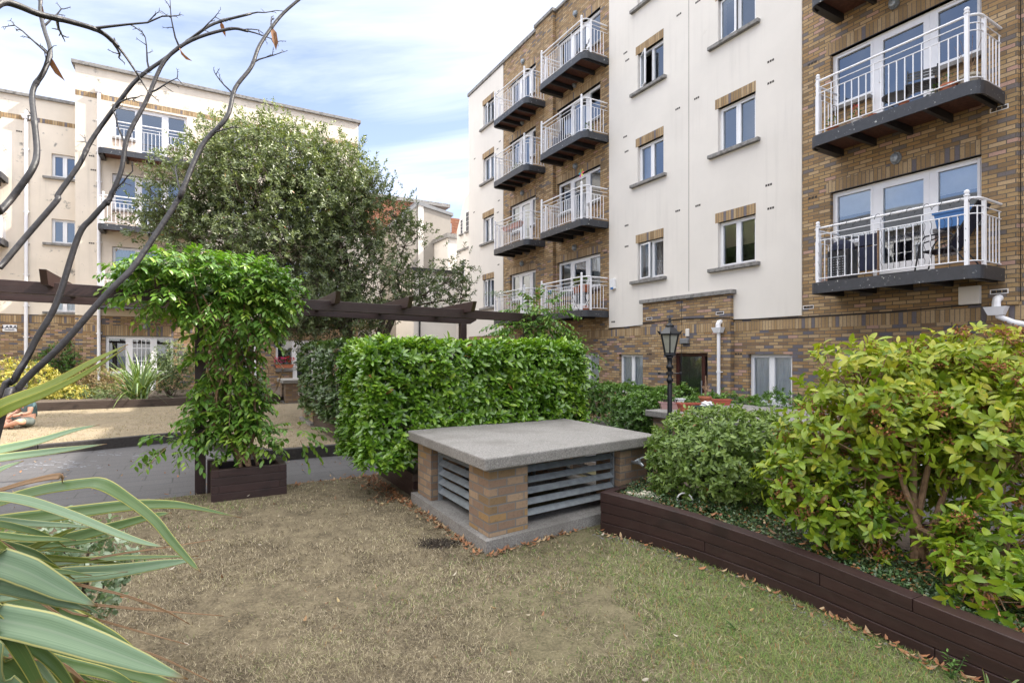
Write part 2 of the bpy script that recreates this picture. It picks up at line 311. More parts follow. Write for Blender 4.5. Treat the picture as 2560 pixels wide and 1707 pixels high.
# ---------------------------------------------------------------- building parts
def frame_mb(x0, x1, z0, z1, y0, y1, w, mulls=(), mw=0.055, m=None):
    m = m or MB()
    m.box(x0, x0 + w, y0, y1, z0, z1); m.box(x1 - w, x1, y0, y1, z0, z1)
    m.box(x0 + w, x1 - w, y0, y1, z1 - w, z1); m.box(x0 + w, x1 - w, y0, y1, z0, z0 + w)
    for q in mulls: m.box(q - mw / 2, q + mw / 2, y0 - .004, y1 + .004, z0 + w, z1 - w)
    return m
def quad_pane(x0, x1, z0, z1, y): return MB().add([(x0, y, z0), (x1, y, z0), (x1, y, z1), (x0, y, z1)], [(0, 1, 2, 3)])
def window(par, x0, x1, z0, z1, y=0.0, lintel=True, sill=True, curtain=None, ajar=0, sash=False):
    yf = y + .10; w = .05; xm = x0 + (x1 - x0) * .5
    m = frame_mb(x0, x1, z0, z1, yf, yf + .07, w, [xm] if not sash else [])
    lights = [(x0 + w, xm - .028), (xm + .028, x1 - w)] if not sash else [(x0 + w, x1 - w)]
    for i, (a, b) in enumerate(lights):
        if not (ajar and i == 0): frame_mb(a, b, z0 + w, z1 - w, yf - .012, yf + .05, .032, m=m)
    if not sash: m.box(xm + .06, x1 - .09, yf - .022, yf - .004, z1 - .032, z1 - .016)
    if sash:
        zm = (z0 + z1) / 2; m.box(x0 + w, x1 - w, yf + .0, yf + .05, zm - .025, zm + .025)
        for k in (1, 2): m.box(x0 + w + (x1 - x0 - 2 * w) * k / 3 - .01, x0 + w + (x1 - x0 - 2 * w) * k / 3 + .01, yf + .01, yf + .04, z0 + w, z1 - w)
        for k in (.25, .75): zz_ = z0 + (z1 - z0) * k; m.box(x0 + w, x1 - w, yf + .012, yf + .038, zz_ - .01, zz_ + .01)
    o = m.build('window', 'upvc', par)
    if ajar:
        a, b = lights[0]; pn = MB(); ang = R(ajar); dx, dy = (b - a) * math.cos(ang), -(b - a) * math.sin(ang)
        sb = MB(); A = Vector((a, yf - .02, 0)); B = Vector((a + dx, yf - .02 + dy, 0))
        for z_ in (z0 + w + .016, z1 - w - .016): sb.bar((A.x, A.y, z_), (B.x, B.y, z_), .04, .034)
        for p in (A, B): sb.bar((p.x, p.y, z0 + w), (p.x, p.y, z1 - w), .036, .036, (1, 0, 0))
        sb.build('open_sash', 'upvc', o)
        pn.add([(A.x, A.y, z0 + w), (B.x, B.y, z0 + w), (B.x, B.y, z1 - w), (A.x, A.y, z1 - w)], [(0, 1, 2, 3)])
        quad_pane(xm, x1 - w, z0 + w, z1 - w, yf + .03).build('pane', 'glass', o)
        pn.build('pane', 'glass', o)
    else: quad_pane(x0 + w, x1 - w, z0 + w, z1 - w, yf + .03).build('pane', 'clear_glass' if curtain in ('net', 'sides') else 'glass', o)
    if sill: MB().box(x0 - .24, x1 + .12, y - .10, y + .10, z0 - .085, z0).build('sill', 'coping', o, bev=.008)
    if lintel: MB().box(x0 - .075, x1 + .004, y - .0045, y + .09, z1, z1 + .235).build('lintel', 'soldier', o)
    if curtain:
        if curtain == 'net': curtain_mb(x0 + w, x1 - w, z0 + w, z1 - w, yf + .065, .012).build('curtain', 'curtain', o)
        elif curtain == 'half': c = curtain_mb(x0 + w, x0 + w + (x1 - x0) * .33, z0 + .02, z1, yf + .16); c.v += []; c.build('curtain', 'curtain', o)
        elif curtain == 'sides':
            c = curtain_mb(x0 + w, x0 + (x1 - x0) * .40, z0 + .06, z1 - w, yf + .065, .012, .11); d = curtain_mb(x0 + (x1 - x0) * .53, x1 - w, z0 + .06, z1 - w, yf + .065, .012, .11); c.add(d.v, d.f); c.build('curtain', 'curtain', o)
        elif curtain == 'blind': MB().box(x0 + w, x1 - w, yf + .10, yf + .11, z0 + (z1 - z0) * .45, z1 - w).build('roller_blind', 'cream_blind', o)
    return o
def french(par, x0, x1, zf, z1, y=0.0, cur=None, lintel=True, ajar=False, apron=.68, brick='brick_upper', door_kind=None, left_open=False):
    yf = y + .09; w = .05; W_ = x1 - x0; d0, d1 = x0 + W_ * .345, x0 + W_ * .685; zs = zf + apron
    m = MB()
    m.box(x0, x0 + w, yf, yf + .07, zs, z1); m.box(x1 - w, x1, yf, yf + .07, zs, z1); m.box(x0 + w, x1 - w, yf, yf + .07, z1 - w, z1)
    m.box(x0 + w, d0, yf, yf + .07, zs, zs + w); m.box(d1, x1 - w, yf, yf + .07, zs, zs + w)
    m.box(d0 - .09, d0, yf - .004, yf + .074, zf, z1 - w); m.box(d1, d1 + .09, yf - .004, yf + .074, zf, z1 - w)
    if not left_open: frame_mb(x0 + w, d0 - .09, zs + w, z1 - w, yf - .012, yf + .05, .038, m=m)
    frame_mb(d1 + .09, x1 - w, zs + w, z1 - w, yf - .012, yf + .05, .038, m=m)
    m.box(x0 + .10, d0 - .2, yf - .02, yf - .002, z1 - .034, z1 - .018); m.box(d1 + .2, x1 - .1, yf - .02, yf - .002, z1 - .034, z1 - .018)
    o = m.build('french_window', 'upvc', par)
    quad_pane(x0 + w, d0 - .09, zs + w, z1 - w, yf + .03).build('pane', 'glass', o); quad_pane(d1 + .09, x1 - w, zs + w, z1 - w, yf + .03).build('pane', 'glass', o)
    dm = frame_mb(d0, d1, zf + .03, z1 - w, yf - .012, yf + .05, .085); dm.box(d0 + .085, d1 - .085, yf - .01, yf + .045, zf + .115, zf + .22)
    dm.box(d0 + .03, d0 + .05, yf - .05, yf - .012, zf + .85, zf + 1.05)
    if door_kind == 'panelled':
        dm.box(d0 + .085, d1 - .085, yf - .008, yf + .04, zf + .22, zf + .95)
        for k in range(1, 4): xx = d0 + .085 + (d1 - d0 - .17) * k / 4; dm.box(xx - .012, xx + .012, yf, yf + .04, zf + .95, z1 - w - .085)
        for zz_ in (zf + 1.15, zf + 1.62): dm.box(d0 + .085, d1 - .085, yf + .003, yf + .038, zz_ - .012, zz_ + .012)
    dd = dm.build('balcony_door', 'upvc', o)
    quad_pane(d0 + .085, d1 - .085, zf + .22, z1 - w - .085, yf + .025).build('door_pane', 'glass', o)
    MB().box(x0, d0 - .092, y + .05, y + .2, zf - .1, zs - .075).build('apron_wall', brick, o); MB().box(d1 + .092, x1, y + .05, y + .2, zf - .1, zs - .075).build('apron_wall', brick, o)
    MB().box(x0, d0 - .092, y - .03, y + .12, zs - .075, zs).build('sill', 'coping', o, bev=.006); MB().box(d1 + .092, x1, y - .03, y + .12, zs - .075, zs).build('sill', 'coping', o, bev=.006)
    if lintel: MB().box(x0 - .08, x1 + .03, y - .005, y + .085, z1 + .012, z1 + .25).build('lintel', 'soldier', o); MB().box(x0 - .02, x1 + .02, y - .008, y + .085, z1, z1 + .012).build('lintel_plate', 'joist', o)
    if cur in ('net', 'blue'):
        c = curtain_mb(x0 + w, d0 - .09, zs, z1, yf + .15); e = curtain_mb(d0 + .08, d1 - .08, zf + .2, z1, yf + .15); g = curtain_mb(d1 + .09, x1 - w, zs, z1, yf + .15)
        if cur == 'blue': c.add(e.v, e.f)
        c.add(g.v, g.f); c.build('curtain', 'curtain' if cur == 'net' else 'blue_curtain', o)
    if cur == 'blind':
        b = MB(); b.box(x0 + w, d0 - .09, yf + .08, yf + .09, zs, z1 - w); b.box(d0 + .085, d1 - .085, yf + .08, yf + .09, zf + .25, z1 - .1); b.box(d1 + .09, x1 - w, yf + .08, yf + .09, zs, z1 - w); b.build('roller_blind', 'cream_blind', o)
    if cur == 'halfblind':
        b = MB(); zz_ = z1 - (z1 - zs) * .45; b.box(x0 + w, d0 - .09, yf + .08, yf + .09, zz_, z1 - w); b.box(d0 + .085, d1 - .085, yf + .08, yf + .09, zz_ - .15, z1 - .1); b.box(d1 + .09, x1 - w, yf + .08, yf + .09, zz_, z1 - w); b.build('roller_blind', 'curtain', o)
    return o
def outline(x0, x1, d, r, n=6):
    pts = [(x0, 0.0), (x0, -d + r)]
    for i in range(1, n + 1): a = math.pi - i / n * math.pi / 2; pts.append((x0 + r + r * math.cos(a), -d + r - r * math.sin(a)))
    pts.append((x1 - r, -d))
    for i in range(1, n + 1): a = i / n * math.pi / 2; pts.append((x1 - r + r * math.sin(a), -d + r - r * math.cos(a)))
    pts.append((x1, 0.0)); return pts
def balcony(par, x0, x1, zt, d=.95, y=0.0, h=1.0):
    o = None; out = outline(x0, x1, d, .2)
    m = MB(); inner = outline(x0 + .03, x1 - .03, d - .03, .18); n = len(out); vs = []
    for (a, b), (c, e) in zip(out, inner): vs += [(a, b + y, zt - .2), (a, b + y, zt), (c, e + y, zt), (c, e + y, zt - .2)]
    fs = []
    for i in range(n - 1):
        k, l = 4 * i, 4 * i + 4
        fs += [(k, l, l + 1, k + 1), (k + 1, l + 1, l + 2, k + 2), (k + 2, l + 2, l + 3, k + 3), (k + 3, l + 3, l, k)]
    m.add(vs, fs); o = m.build('balcony', 'dark_steel', par)
    MB().prism([(a, b + y) for a, b in inner], zt - .07, zt - .03).build('deck', 'soffit', o)
    u = MB()
    for k in range(5):
        xx = x0 + .12 + (x1 - x0 - .24) * k / 4; u.box(xx - .03, xx + .03, y - d + .035, y - .002, zt - .205, zt - .075)
    u.box(x0 + .03, x0 + .09, y - d + .25, y - .002, zt - .2, zt - .15); u.build('underframe', 'joist', o)
    path = [Vector((a, b + y, 0)) for a, b in outline(x0 + .05, x1 - .05, d - .05, .18)]
    path[0].y = path[-1].y = y - .01
    rl = MB(); up = lambda z: [p + Vector((0, 0, zt + z)) for p in path]
    rl.tube(up(h), .020, 8); rl.tube(up(h - .12), .009, 6); rl.tube(up(h - .23), .009, 6); rl.tube(up(.07), .010, 6)
    seg = [0]
    for i in range(1, len(path)): seg.append(seg[-1] + (path[i] - path[i - 1]).length)
    s = .11; k = 0
    while s < seg[-1] - .05:
        i = max(j for j in range(len(seg)) if seg[j] <= s); p = path[i].lerp(path[min(i + 1, len(path) - 1)], (s - seg[i]) / max(1e-6, (seg[i + 1] - seg[i]) if i + 1 < len(seg) else 1))
        rl.box(p.x - .007, p.x + .007, p.y - .007, p.y + .007, zt + .07, zt + (h - .12 if k % 6 == 3 else h - .23)); s += .118; k += 1
    rl.build('railing', 'white_paint', o)
    for px in (x0 + .17, x1 - .17):
        pm = MB(); py = y - d + .045
        pm.box(px - .025, px + .025, py - .025, py + .025, zt - .02, zt + h + .03)
        pm.lathe([(.03, 0), (.04, .005), (.04, .02), (.022, .03), (.034, .05), (.036, .068), (.028, .086), (.01, .098)], 10, (px, py, zt + h + .03)); pm.build('post', 'white_paint', o)
    for px in (x0 + .05, x1 - .05): MB().box(px - .024, px + .024, y - d + .27, y - d + .318, zt - .02, zt + h - .02).build('post', 'white_paint', o)
    return o
def wall_light(par, x, z, y=0.0):
    m = MB(); m.lathe([(.085, 0), (.09, .02), (.085, .04)], 12); m.lathe([(.07, .04), (.075, .06), (.06, .10), (.02, .115)], 12)
    for k in (-.03, 0, .03): m.tube([(-.08, k, .05), (0, k, .125), (.08, k, .05)], .006, 5)
    m.tube([(0, -.09, .05), (0, 0, .125), (0, .09, .05)], .006, 5)
    m.v = [(a, y - c, b * 1.25) for a, b, c in m.v]; m.v = [(a + x, b, c + z) for a, b, c in m.v]
    return m.build('wall_light', 'galv', par)
def air_brick(par, x, z, y=-0.02, w=.17, framed=False):
    m = MB()
    for k in range(3): m.box(x - w / 2 + k * w / 3 + .006, x - w / 2 + (k + 1) * w / 3 - .006, y - .002, y + .01, z - .024, z + .024)
    o = m.build('air_brick', 'airbrick', par)
    if framed: frame_mb(x - w / 2 - .012, x + w / 2 + .012, z - .036, z + .036, y - .006, y + .006, .01).build('vent_frame', 'white_paint', o)
    return o
def rwp(par, pts, r=.038, hopper=None, m='white_paint'):
    t = MB().tube(pts, r, 12); 
    for i in range(len(pts) - 1):
        a, b = Vector(pts[i]), Vector(pts[i + 1])
        if (b - a).length > 1: 
            for k in range(1, int((b - a).length / 1.1) + 1):
                c = a.lerp(b, k * 1.1 / (b - a).length); t.lathe([(r + .006, -.03), (r + .006, .03)], 12, c); t.box(c.x - r - .03, c.x + r + .03, c.y, c.y + r + .02, c.z - .012, c.z + .012)
    o = t.build('downpipe', m, par, smooth=False)
    if hopper:
        x, y, z = hopper; h = MB(); h.add([(x - .09, y - .07, z), (x + .09, y - .07, z), (x + .09, y + .05, z), (x - .09, y + .05, z), (x - .14, y - .1, z + .13), (x + .14, y - .1, z + .13), (x + .14, y + .05, z + .13), (x - .14, y + .05, z + .13)],
              [(0, 3, 2, 1), (4, 5, 6, 7), (0, 1, 5, 4), (1, 2, 6, 5), (2, 3, 7, 6), (3, 0, 4, 7)])
        h.tube([(x, y - .02, z + .12), (x, y - .02, z + .2), (x, y + .01, z + .25), (x, y + .1, z + .27)], .055, 10); h.build('hopper_head', m, o)
    return o

# ---------------------------------------------------------------- right-hand apartment block (local x runs towards the camera side, -y faces the garden)
RB = thing('apartment_building', 'five-storey cream and buff-brick apartment block on the right with stacked white-railed balconies', 'building', P(0, 10.8), R(-60))
holes_b = []; hc = []; FW = []
for z0, z1 in ((3.04, 4.76), (5.76, 7.5), (8.36, 10.08), (10.74, 12.42)):
    for x0, x1 in ((-18.86, -16.74), (-15.54, -13.2)): FW.append((x0, x1, z0, z1))
FWR = [(-6.1, -3.71, 3.04, 4.78), (-6.1, -3.71, 5.76, 7.5), (-6.1, -3.71, 8.36, 10.1)]
GW = [(-14.45, -13.26, .5, 1.6), (-12.33, -11.3, .42, 1.6), (-7.95, -6.9, .48, 1.6), (-6.0, -3.8, -.4, 1.6), (-17.5, -16.0, .4, 1.6)]
DOOR = (-10.08, -8.98, -.45, 1.63)
SM = [(-11.52, -10.53, a, b) for a, b in ((3.68, 4.75), (6.44, 7.49), (9.05, 10.11), (11.45, 12.45))]
LG = [(-8.77, -7.75, a, b) for a, b in ((3.66, 4.75), (6.42, 7.49), (9.05, 10.1), (11.45, 12.45))]
CW = [(-21.2, -20.2, a, b) for a, b in ((3.62, 4.85), (6.43, 7.55), (9.08, 10.16), (11.5, 12.5))]
wall(-22.69, 12, -1.2, 2.4, 0, .3, GW + [DOOR]).build('ground_floor_wall', 'brick', RB)
wall(-19.4, -12.76, 2.4, 13.55, 0, .3, FW).build('brick_wall', 'brick_upper', RB)
wall(-6.68, -3.25, 2.4, 13.55, 0, .3, FWR).build('brick_wall', 'brick_upper', RB)
wall(-3.235, 12, 2.4, 13.55, 0, .3, []).build('brick_wall', 'brick_upper', RB)
MB().box(-3.25, -3.235, .02, .2, -1, 13.5).build('movement_joint', 'joist', RB)
wall(-12.76, -6.68, 2.4, 13.55, -.02, .32, SM + LG).build('cream_wall', 'cream', RB)
wall(-22.69, -19.4, 2.4, 13.5, -.02, .32, CW).build('cream_wall', 'cream', RB)
MB().box(-9.665, -9.655, -.0225, -.01, 3.2, 13.5).build('movement_joint', 'airbrick', RB)
MB().box(-16.74, -15.63, -.13, .01, -1.2, 13.55).build('pilaster', 'brick_upper', RB)
MB().box(-16.205, -16.195, -.133, -.1, -1, 13.5).build('movement_joint', 'joist', RB)
MB().box(-3.70, -3.26, -.05, .01, 2.36, 13.55).build('pilaster', 'brick_upper', RB)
co = MB(); co.box(-22.75, -16.8, -.07, .4, 13.52, 13.66); co.box(-16.8, -15.57, -.19, .4, 13.56, 13.68); co.box(-15.57, 12, -.07, .4, 13.56, 13.66); co.build('roof_coping', 'coping', RB, bev=.01)
MB().box(-22.6, 12, .9, 10, -1, 13.3).build('rear_block', 'dark_room', RB)
MB().box(-22.69, 12, .3, 10.1, 13.3, 13.4).build('roof', 'lead', RB)
e = MB(); e.box(-22.69, -22.6, .3, 10.1, -1, 13.3); e.box(11.9, 12, .3, 10.1, -1, 13.3); e.build('end_wall', 'cream', RB)
# soldier course at first-floor level, porch
sb = MB(); sb.box(-22.69, -16.74, -.006, .05, 2.13, 2.34); sb.box(-15.63, -11.2, -.006, .05, 2.13, 2.34); sb.box(-8.33, 12, -.006, .05, 2.13, 2.34); sb.build('soldier_course', 'soldier', RB)
pw = wall(-11.2, -8.33, -1.2, 3.0, -.13, .12, [DOOR]); pw.build('porch_wall', 'brick', RB)
MB().box(-11.2, -8.33, -.136, -.1, 2.13, 2.34).build('soldier_course', 'soldier', RB)
MB().box(-11.28, -8.25, -.2, .0, 3.0, 3.1).build('porch_coping', 'coping', RB, bev=.008)
MB().box(-9.81, -9.795, -.1335, -.12, -1, 2.98).build('movement_joint', 'joist', RB)
ed = frame_mb(-10.08, -8.98, -.45, 1.63, -.02, .06, .09, [-9.2], .1).build('entrance_door', 'door_wood', RB)
quad_pane(-9.99, -9.25, -.36, 1.54, .02).build('door_pane', 'glass', ed); quad_pane(-9.15, -9.07, -.36, 1.54, .02).build('door_pane', 'glass', ed)
MB().box(-9.99, -9.25, .05, .06, -.36, 1.54).build('obscured_screen', 'lead', ed)
MB().tube([(-9.22, -.06, .55), (-9.22, -.06, .95)], .015, 8).build('handle', 'galv', ed)
MB().box(-9.79, -9.53, -.22, -.13, 1.86, 2.0).build('porch_light', 'lead', RB, bev=.02)
MB().box(-9.65, -9.53, -.17, -.13, 2.04, 2.24).build('porch_light', 'cream', RB, bev=.02)
for i, (h) in enumerate(FW):
    french(RB, *h, cur=['blind', 'net', 'blind', None, None, None, None, None][i], left_open=(i == 5))
for i, h in enumerate(FWR): french(RB, *h, cur=['halfblind', None, None][i])
sm_c = ['half', 'half', None, None]; lg_c = ['blind', None, None, None]
for i, h in enumerate(SM): window(RB, *h, y=-.02, curtain=sm_c[i], ajar=(28 if i == 2 else 10 if i == 0 else 0))
for i, h in enumerate(LG): window(RB, *h, y=-.02, curtain=lg_c[i], ajar=(8 if i == 2 else 0))
for i, h in enumerate(CW): window(RB, *h, y=-.02, curtain='half', ajar=(14 if i in (0, 3) else 0))
window(RB, *GW[0], lintel=False, sill=False, curtain='net'); window(RB, *GW[1], lintel=False, sill=False, curtain='net'); window(RB, *GW[2], lintel=False, sill=False, curtain='sides')
MB().box(-8.2, -6.75, -.1, .1, .36, .48).build('sill', 'coping', RB); french(RB, *GW[3], lintel=False, apron=.9); window(RB, *GW[4], lintel=False, curtain='net')
for z in (2.92, 5.64, 8.26, 10.62):
    balcony(RB, -18.62, -16.1, z); balcony(RB, -15.32, -12.8, z); balcony(RB, -5.99, -3.41, z) if z < 10 else None
for x, z in ((-14.45, 12.87), (-17.82, 12.87), (-14.49, 10.54), (-17.85, 10.54), (-14.45, 7.82), (-17.85, 7.81), (-14.5, 5.13), (-17.9, 5.1), (-14.56, 1.87), (-4.96, 7.89), (-4.93, 5.1)): wall_light(RB, x, z)
for x, z in ((-12.03, 10.41), (-11.95, 10.16), (-9.99, 10.42), (-10.03, 7.99), (-12.04, 7.96), (-11.98, 7.51), (-10.03, 5.33), (-11.98, 5.35), (-9.37, 10.41), (-9.41, 8.01), (-7.38, 7.99), (-7.38, 7.52), (-9.37, 5.31), (-7.43, 5.3), (-7.38, 4.78), (-11.98, 4.74), (-12.57, 2.57),
             (-19.8, 12.56), (-19.69, 10.43), (-19.89, 10.18), (-22.06, 10.45), (-19.77, 7.99), (-19.86, 7.52), (-22.12, 8.04), (-21.86, 4.8), (-19.8, 5.33)): air_brick(RB, x, z)
for x, z in ((-6.47, 7.52), (-6.46, 4.78), (-8.21, 1.6), (-10.95, 1.6), (-12.96, 1.6), (-6.42, 1.6), (-12.95, 4.72)): air_brick(RB, x, z, -.0 if not -11.2 < x < -8.33 else -.13, .2)
for x, z in ((-3.48, 5.41), (-6.55, 2.56), (-3.48, 2.57), (-8.62, 2.57), (-10.95, 2.57)): air_brick(RB, x, z, -.05 if x > -3.6 else -.13 if -11.2 < x < -8.33 else 0, .2, True)
rwp(RB, [(-8.6, -.2, 2.28), (-8.6, -.2, -1.2)], .04, (-8.6, -.2, 2.1))
rwp(RB, [(-3.48, -.14, 2.3), (-3.46, -.14, 2.18), (-3.28, -.14, 2.08), (-3.0, -.14, 2.0), (-2.97, -.14, 1.9), (-2.97, -.14, -1.2)], .042, (-3.48, -.14, 2.2))
ab_ = MB(); ab_.box(-12.64, -12.44, -.1, -.02, 3.55, 3.86); ab_.build('alarm_box', 'white_plastic', RB, bev=.015)
MB().box(-12.6, -12.48, -.105, -.1, 3.54, 3.6).build('alarm_lamp', 'blue_plastic', RB)
MB().tube([(-11.2, -.02, 2.46), (-11.19, -.142, 2.46), (-9.7, -.142, 2.5), (-8.34, -.142, 2.45), (-8.32, -.02, 2.4), (-7, -.015, 2.37), (-5, -.015, 2.36), (-3.72, -.015, 2.40)], .012, 6).build('cable', 'black_rubber', RB)
MB().tube([(-12.8, -.012, 2.36), (-11.3, -.012, 2.42)], .012, 6).build('cable', 'black_rubber', RB)
MB().box(-3.98, -3.7, -.12, -.002, 2.4, 2.69).build('junction_box', 'cream', RB, bev=.01); MB().box(-15.58, -15.36, -.1, -.002, 2.32, 2.6).build('junction_box', 'cream', RB, bev=.01)
MB().tube([(-15.6, -.05, 2.62), (-15.6, -.05, -1)], .04, 8).build('soil_pipe', 'joist', RB)

# ---------------------------------------------------------------- left apartment block (local x = along facade, -y faces the garden)
LB = thing('apartment_building', 'four-storey cream apartment block across the lawn with brick ground floor and weathered parapet', 'building', P(24.5, 0), R(30))
lf = [(3.5, 5.55), (6.25, 8.23), (8.9, 10.78)]
lh = [(x0, x1, a, b) for a, b in lf for x0, x1 in ((-2.8, -.45), (2.73, 5.0))]; lw = [(.8, 1.65, b - .98, b - .03) for a, b in lf]
GH = [(-3.0, -.9, .2, 2.27), (2.73, 4.95, .15, 2.2)]; GWL = [(.7, 1.7, .9, 2.2)]
wall(-3.87, 6.15, -.4, 3.0, 0, .3, GH + GWL).build('ground_floor_wall', 'brick', LB)
wall(-3.87, 6.15, 3.0, 11.95, -.02, .32, lh + lw).build('cream_wall', 'cream_stained', LB)
MB().box(-3.87, 6.15, -.026, .05, 10.86, 11.04).build('string_course', 'soldier', LB)
MB().box(-3.87, 6.15, -.008, .05, 1.98 + .45, 2.65).build('soldier_course', 'soldier', LB)
cp = MB(); cp.box(-3.97, 6.25, -.12, .5, 11.95, 12.08); cp.build('roof_coping', 'coping', LB, bev=.01)
rw = [(-4.62, -3.9, a, b) for a, b in ((7.95, 8.8), (5.58, 6.46), (3.12, 4.0))]; rf = [(-8.2, -6.0, a, b) for a, b in ((5.55, 7.4), (7.9, 9.75))]
wall(-14, -3.87, -.4, 3.0, .55, .3, [(-8.5, -6.8, .2, 2.2)]).build('ground_floor_wall', 'brick', LB)
wall(-14, -3.87, 3.0, 10.65, .53, .32, rw + rf).build('cream_wall', 'cream_stained', LB)
MB().box(-14, -3.88, .524, .6, 9.82, 9.98).build('string_course', 'soldier', LB); MB().box(-14, -3.88, .543, .6, 2.72, 2.95).build('soldier_course', 'soldier', LB)
MB().box(-14, -3.88, .45, 1.0, 10.65, 10.76).build('roof_coping', 'coping', LB, bev=.01)
MB().box(-3.87, -3.8, .0, .9, 3.0, 11.95).build('return_wall', 'cream_stained', LB); MB().box(-3.868, -3.8, .02, .9, -.4, 3.0).build('return_wall', 'brick', LB)
MB().box(-3.8, 6.1, .95, 9, -.4, 11.7).build('rear_block', 'dark_room', LB); MB().box(-13.9, -3.8, 1.45, 9, -.4, 10.5).build('rear_block', 'dark_room', LB)
rr = MB(); rr.box(-3.87, 6.15, .3, 9.1, 11.7, 11.78); rr.box(-14, -3.87, .8, 9.1, 10.5, 10.58); rr.build('roof', 'lead', LB)
MB().box(6.08, 6.15, .3, 9.1, -.4, 11.7).build('end_wall', 'cream', LB)
for i, h in enumerate(lh): french(LB, *h, lintel=h[3] < 10, brick='cream_stained', cur='net' if h[3] < 6 else None)
for h in lw: window(LB, *h, y=-.02, curtain='half', lintel=h[3] < 10)
for i, h in enumerate(rw): window(LB, *h, y=.53, lintel=False, curtain=[None, None, 'net'][i])
for h in rf: french(LB, *h, y=.53, brick='cream_stained')
french(LB, *GH[0], lintel=True, door_kind='panelled'); french(LB, *GH[1], cur='blue', apron=.78); window(LB, *GWL[0], lintel=False, curtain='net'); window(LB, -8.5, -6.8, .2, 2.2, y=.55, lintel=False, curtain='net')
MB().box(-2.33, -1.98, .15, .17, .3, 2.2).build('brown_blind', 'brown_blind', LB); MB().box(-1.22, -.98, .15, .17, 1.0, 2.2).build('brown_blind', 'brown_blind', LB)
for z in (3.42, 6.18, 8.84): balcony(LB, -3.12, -.2, z, y=-.02); balcony(LB, 2.45, 5.25, z, y=-.02)
for z in (5.5, 7.72): balcony(LB, -8.3, -5.78, z, y=.53)
rwp(LB, [(-3.18, -.1, 11.15), (-3.18, -.1, -.3)], .055, (-3.18, -.1, 11.05)); rwp(LB, [(-5.3, .45, 9.9), (-5.3, .45, -.3)], .055, (-5.3, .45, 9.85)); rwp(LB, [(1.95, -.08, 2.6), (1.95, -.08, -.3)], .05)
for x, z in ((.19, 10.8), (-3.4, 8.75), (-3.35, 8.25), (-3.4, 5.6)): air_brick(LB, x, z, -.022)
for x, z in ((-5.5, 9.4), (-5.55, 7.2)): air_brick(LB, x, z, .528)
wall_light(LB, -1.78, 2.62); wall_light(LB, -1.6, 5.95, -.02)
# name plate
sg = thing('name_plate', 'small white name plate reading LARA on brick wall beside the white downpipe', 'sign', P(24.5 + .55, -5.75, 2.5), R(30))
pl = MB(); pl.box(-.19, .19, -.03, -.002, -.12, .12); pl.build('plate', 'white_plastic', sg, bev=.02)
fc = bpy.data.curves.new('lettering', 'FONT'); fc.body = 'LARA'; fc.size = .15; fc.align_x = 'CENTER'; fc.extrude = .002; fc.offset = .004; fc.space_character = 1.12; fo = bpy.data.objects.new('tmp', fc); COL.objects.link(fo)
bpy.context.view_layer.update(); me = bpy.data.meshes.new_from_object(fo); bpy.data.objects.remove(fo); lo = bpy.data.objects.new('lettering', me); COL.objects.link(lo); me.materials.clear(); me.materials.append(M['navy_fabric'])
lo.parent = sg; lo.location = (0.0, -.033, -.01); lo.rotation_euler = (R(90), 0, 0)
MB().box(-.13, .13, -.033, -.03, -.075, -.05).build('small_print', 'navy_fabric', sg)

# ---------------------------------------------------------------- older buildings in the gap
g = thing('red_brick_building', 'old red brick gable wall with pale coping seen in the gap between the apartment blocks', 'building', P(33.5, 0), R(30))
MB().box(5.5, 12.6, 0, 6, 9.0, 11.4).build('wall', 'red_brick', g); MB().box(5.4, 14.5, -.12, 6.1, 11.4, 11.62).build('roof_coping', 'coping', g); MB().box(5.5, 12.6, -.06, 6, -.5, 9.0).build('lower_wall', 'cream', g)
MB().box(12.6, 16, .5, 6, 6, 10.9).build('wall', 'red_brick', g); 
for x in (13.25, 13.6, 14.0): MB().lathe([(.16, 0), (.17, .1), (.13, .35), (.16, .4), (.16, .48)], 10, (x, 1.2, 11.3)).build('chimney_pot', 'terracotta', g)
MB().box(13.0, 14.4, .9, 1.6, 10.9, 11.3).build('chimney', 'red_brick', g); MB().box(13.05, 14.6, -.1, .45, 9.75, 10.35).build('roof_duct', 'galv', g)
g = thing('rendered_house', 'tall grey cement-rendered house with a white corner strip behind the tree', 'building', P(30, 0), R(30))
m = MB(); m.add([(9.7, 0, -.5), (13.05, 0, -.5), (13.05, 0, 9.9), (11.0, 0, 10.3), (9.7, 0, 9.0), (9.7, 3, -.5), (13.05, 3, -.5), (13.05, 3, 9.9), (11.0, 3, 10.3), (9.7, 3, 9.0)], [(0, 1, 2, 3, 4), (9, 8, 7, 6, 5), (0, 5, 6, 1), (1, 6, 7, 2), (2, 7, 8, 3), (3, 8, 9, 4), (4, 9, 5, 0)]); m.build('wall', 'grey_render', g)
MB().box(11.0, 11.32, -.04, .0, -.5, 10.28).build('corner_strip', 'cream', g); m = MB(); m.add([(10.9, -.08, 10.3), (13.2, -.08, 9.9), (13.2, -.08, 10.08), (10.9, -.08, 10.5), (10.9, 3, 10.3), (13.2, 3, 9.9), (13.2, 3, 10.08), (10.9, 3, 10.5)], [(0, 1, 2, 3), (3, 2, 6, 7), (0, 4, 5, 1), (1, 5, 6, 2), (0, 3, 7, 4)]); m.build('roof_fascia', 'lead', g)
m = MB(); m.add([(9.55, -.08, 8.95), (11.0, -.08, 10.3), (11.0, -.08, 10.45), (9.55, -.08, 9.1), (9.55, 3, 8.95), (11, 3, 10.3), (11, 3, 10.45), (9.55, 3, 9.1)], [(0, 1, 2, 3), (3, 2, 6, 7), (0, 3, 7, 4)]); m.build('roof_fascia', 'lead', g)
g = thing('cream_house', 'older cream house with small sash windows beside the end of the apartment block', 'building', P(22.75, 0), R(30))
m = MB(); W0 = 12.0
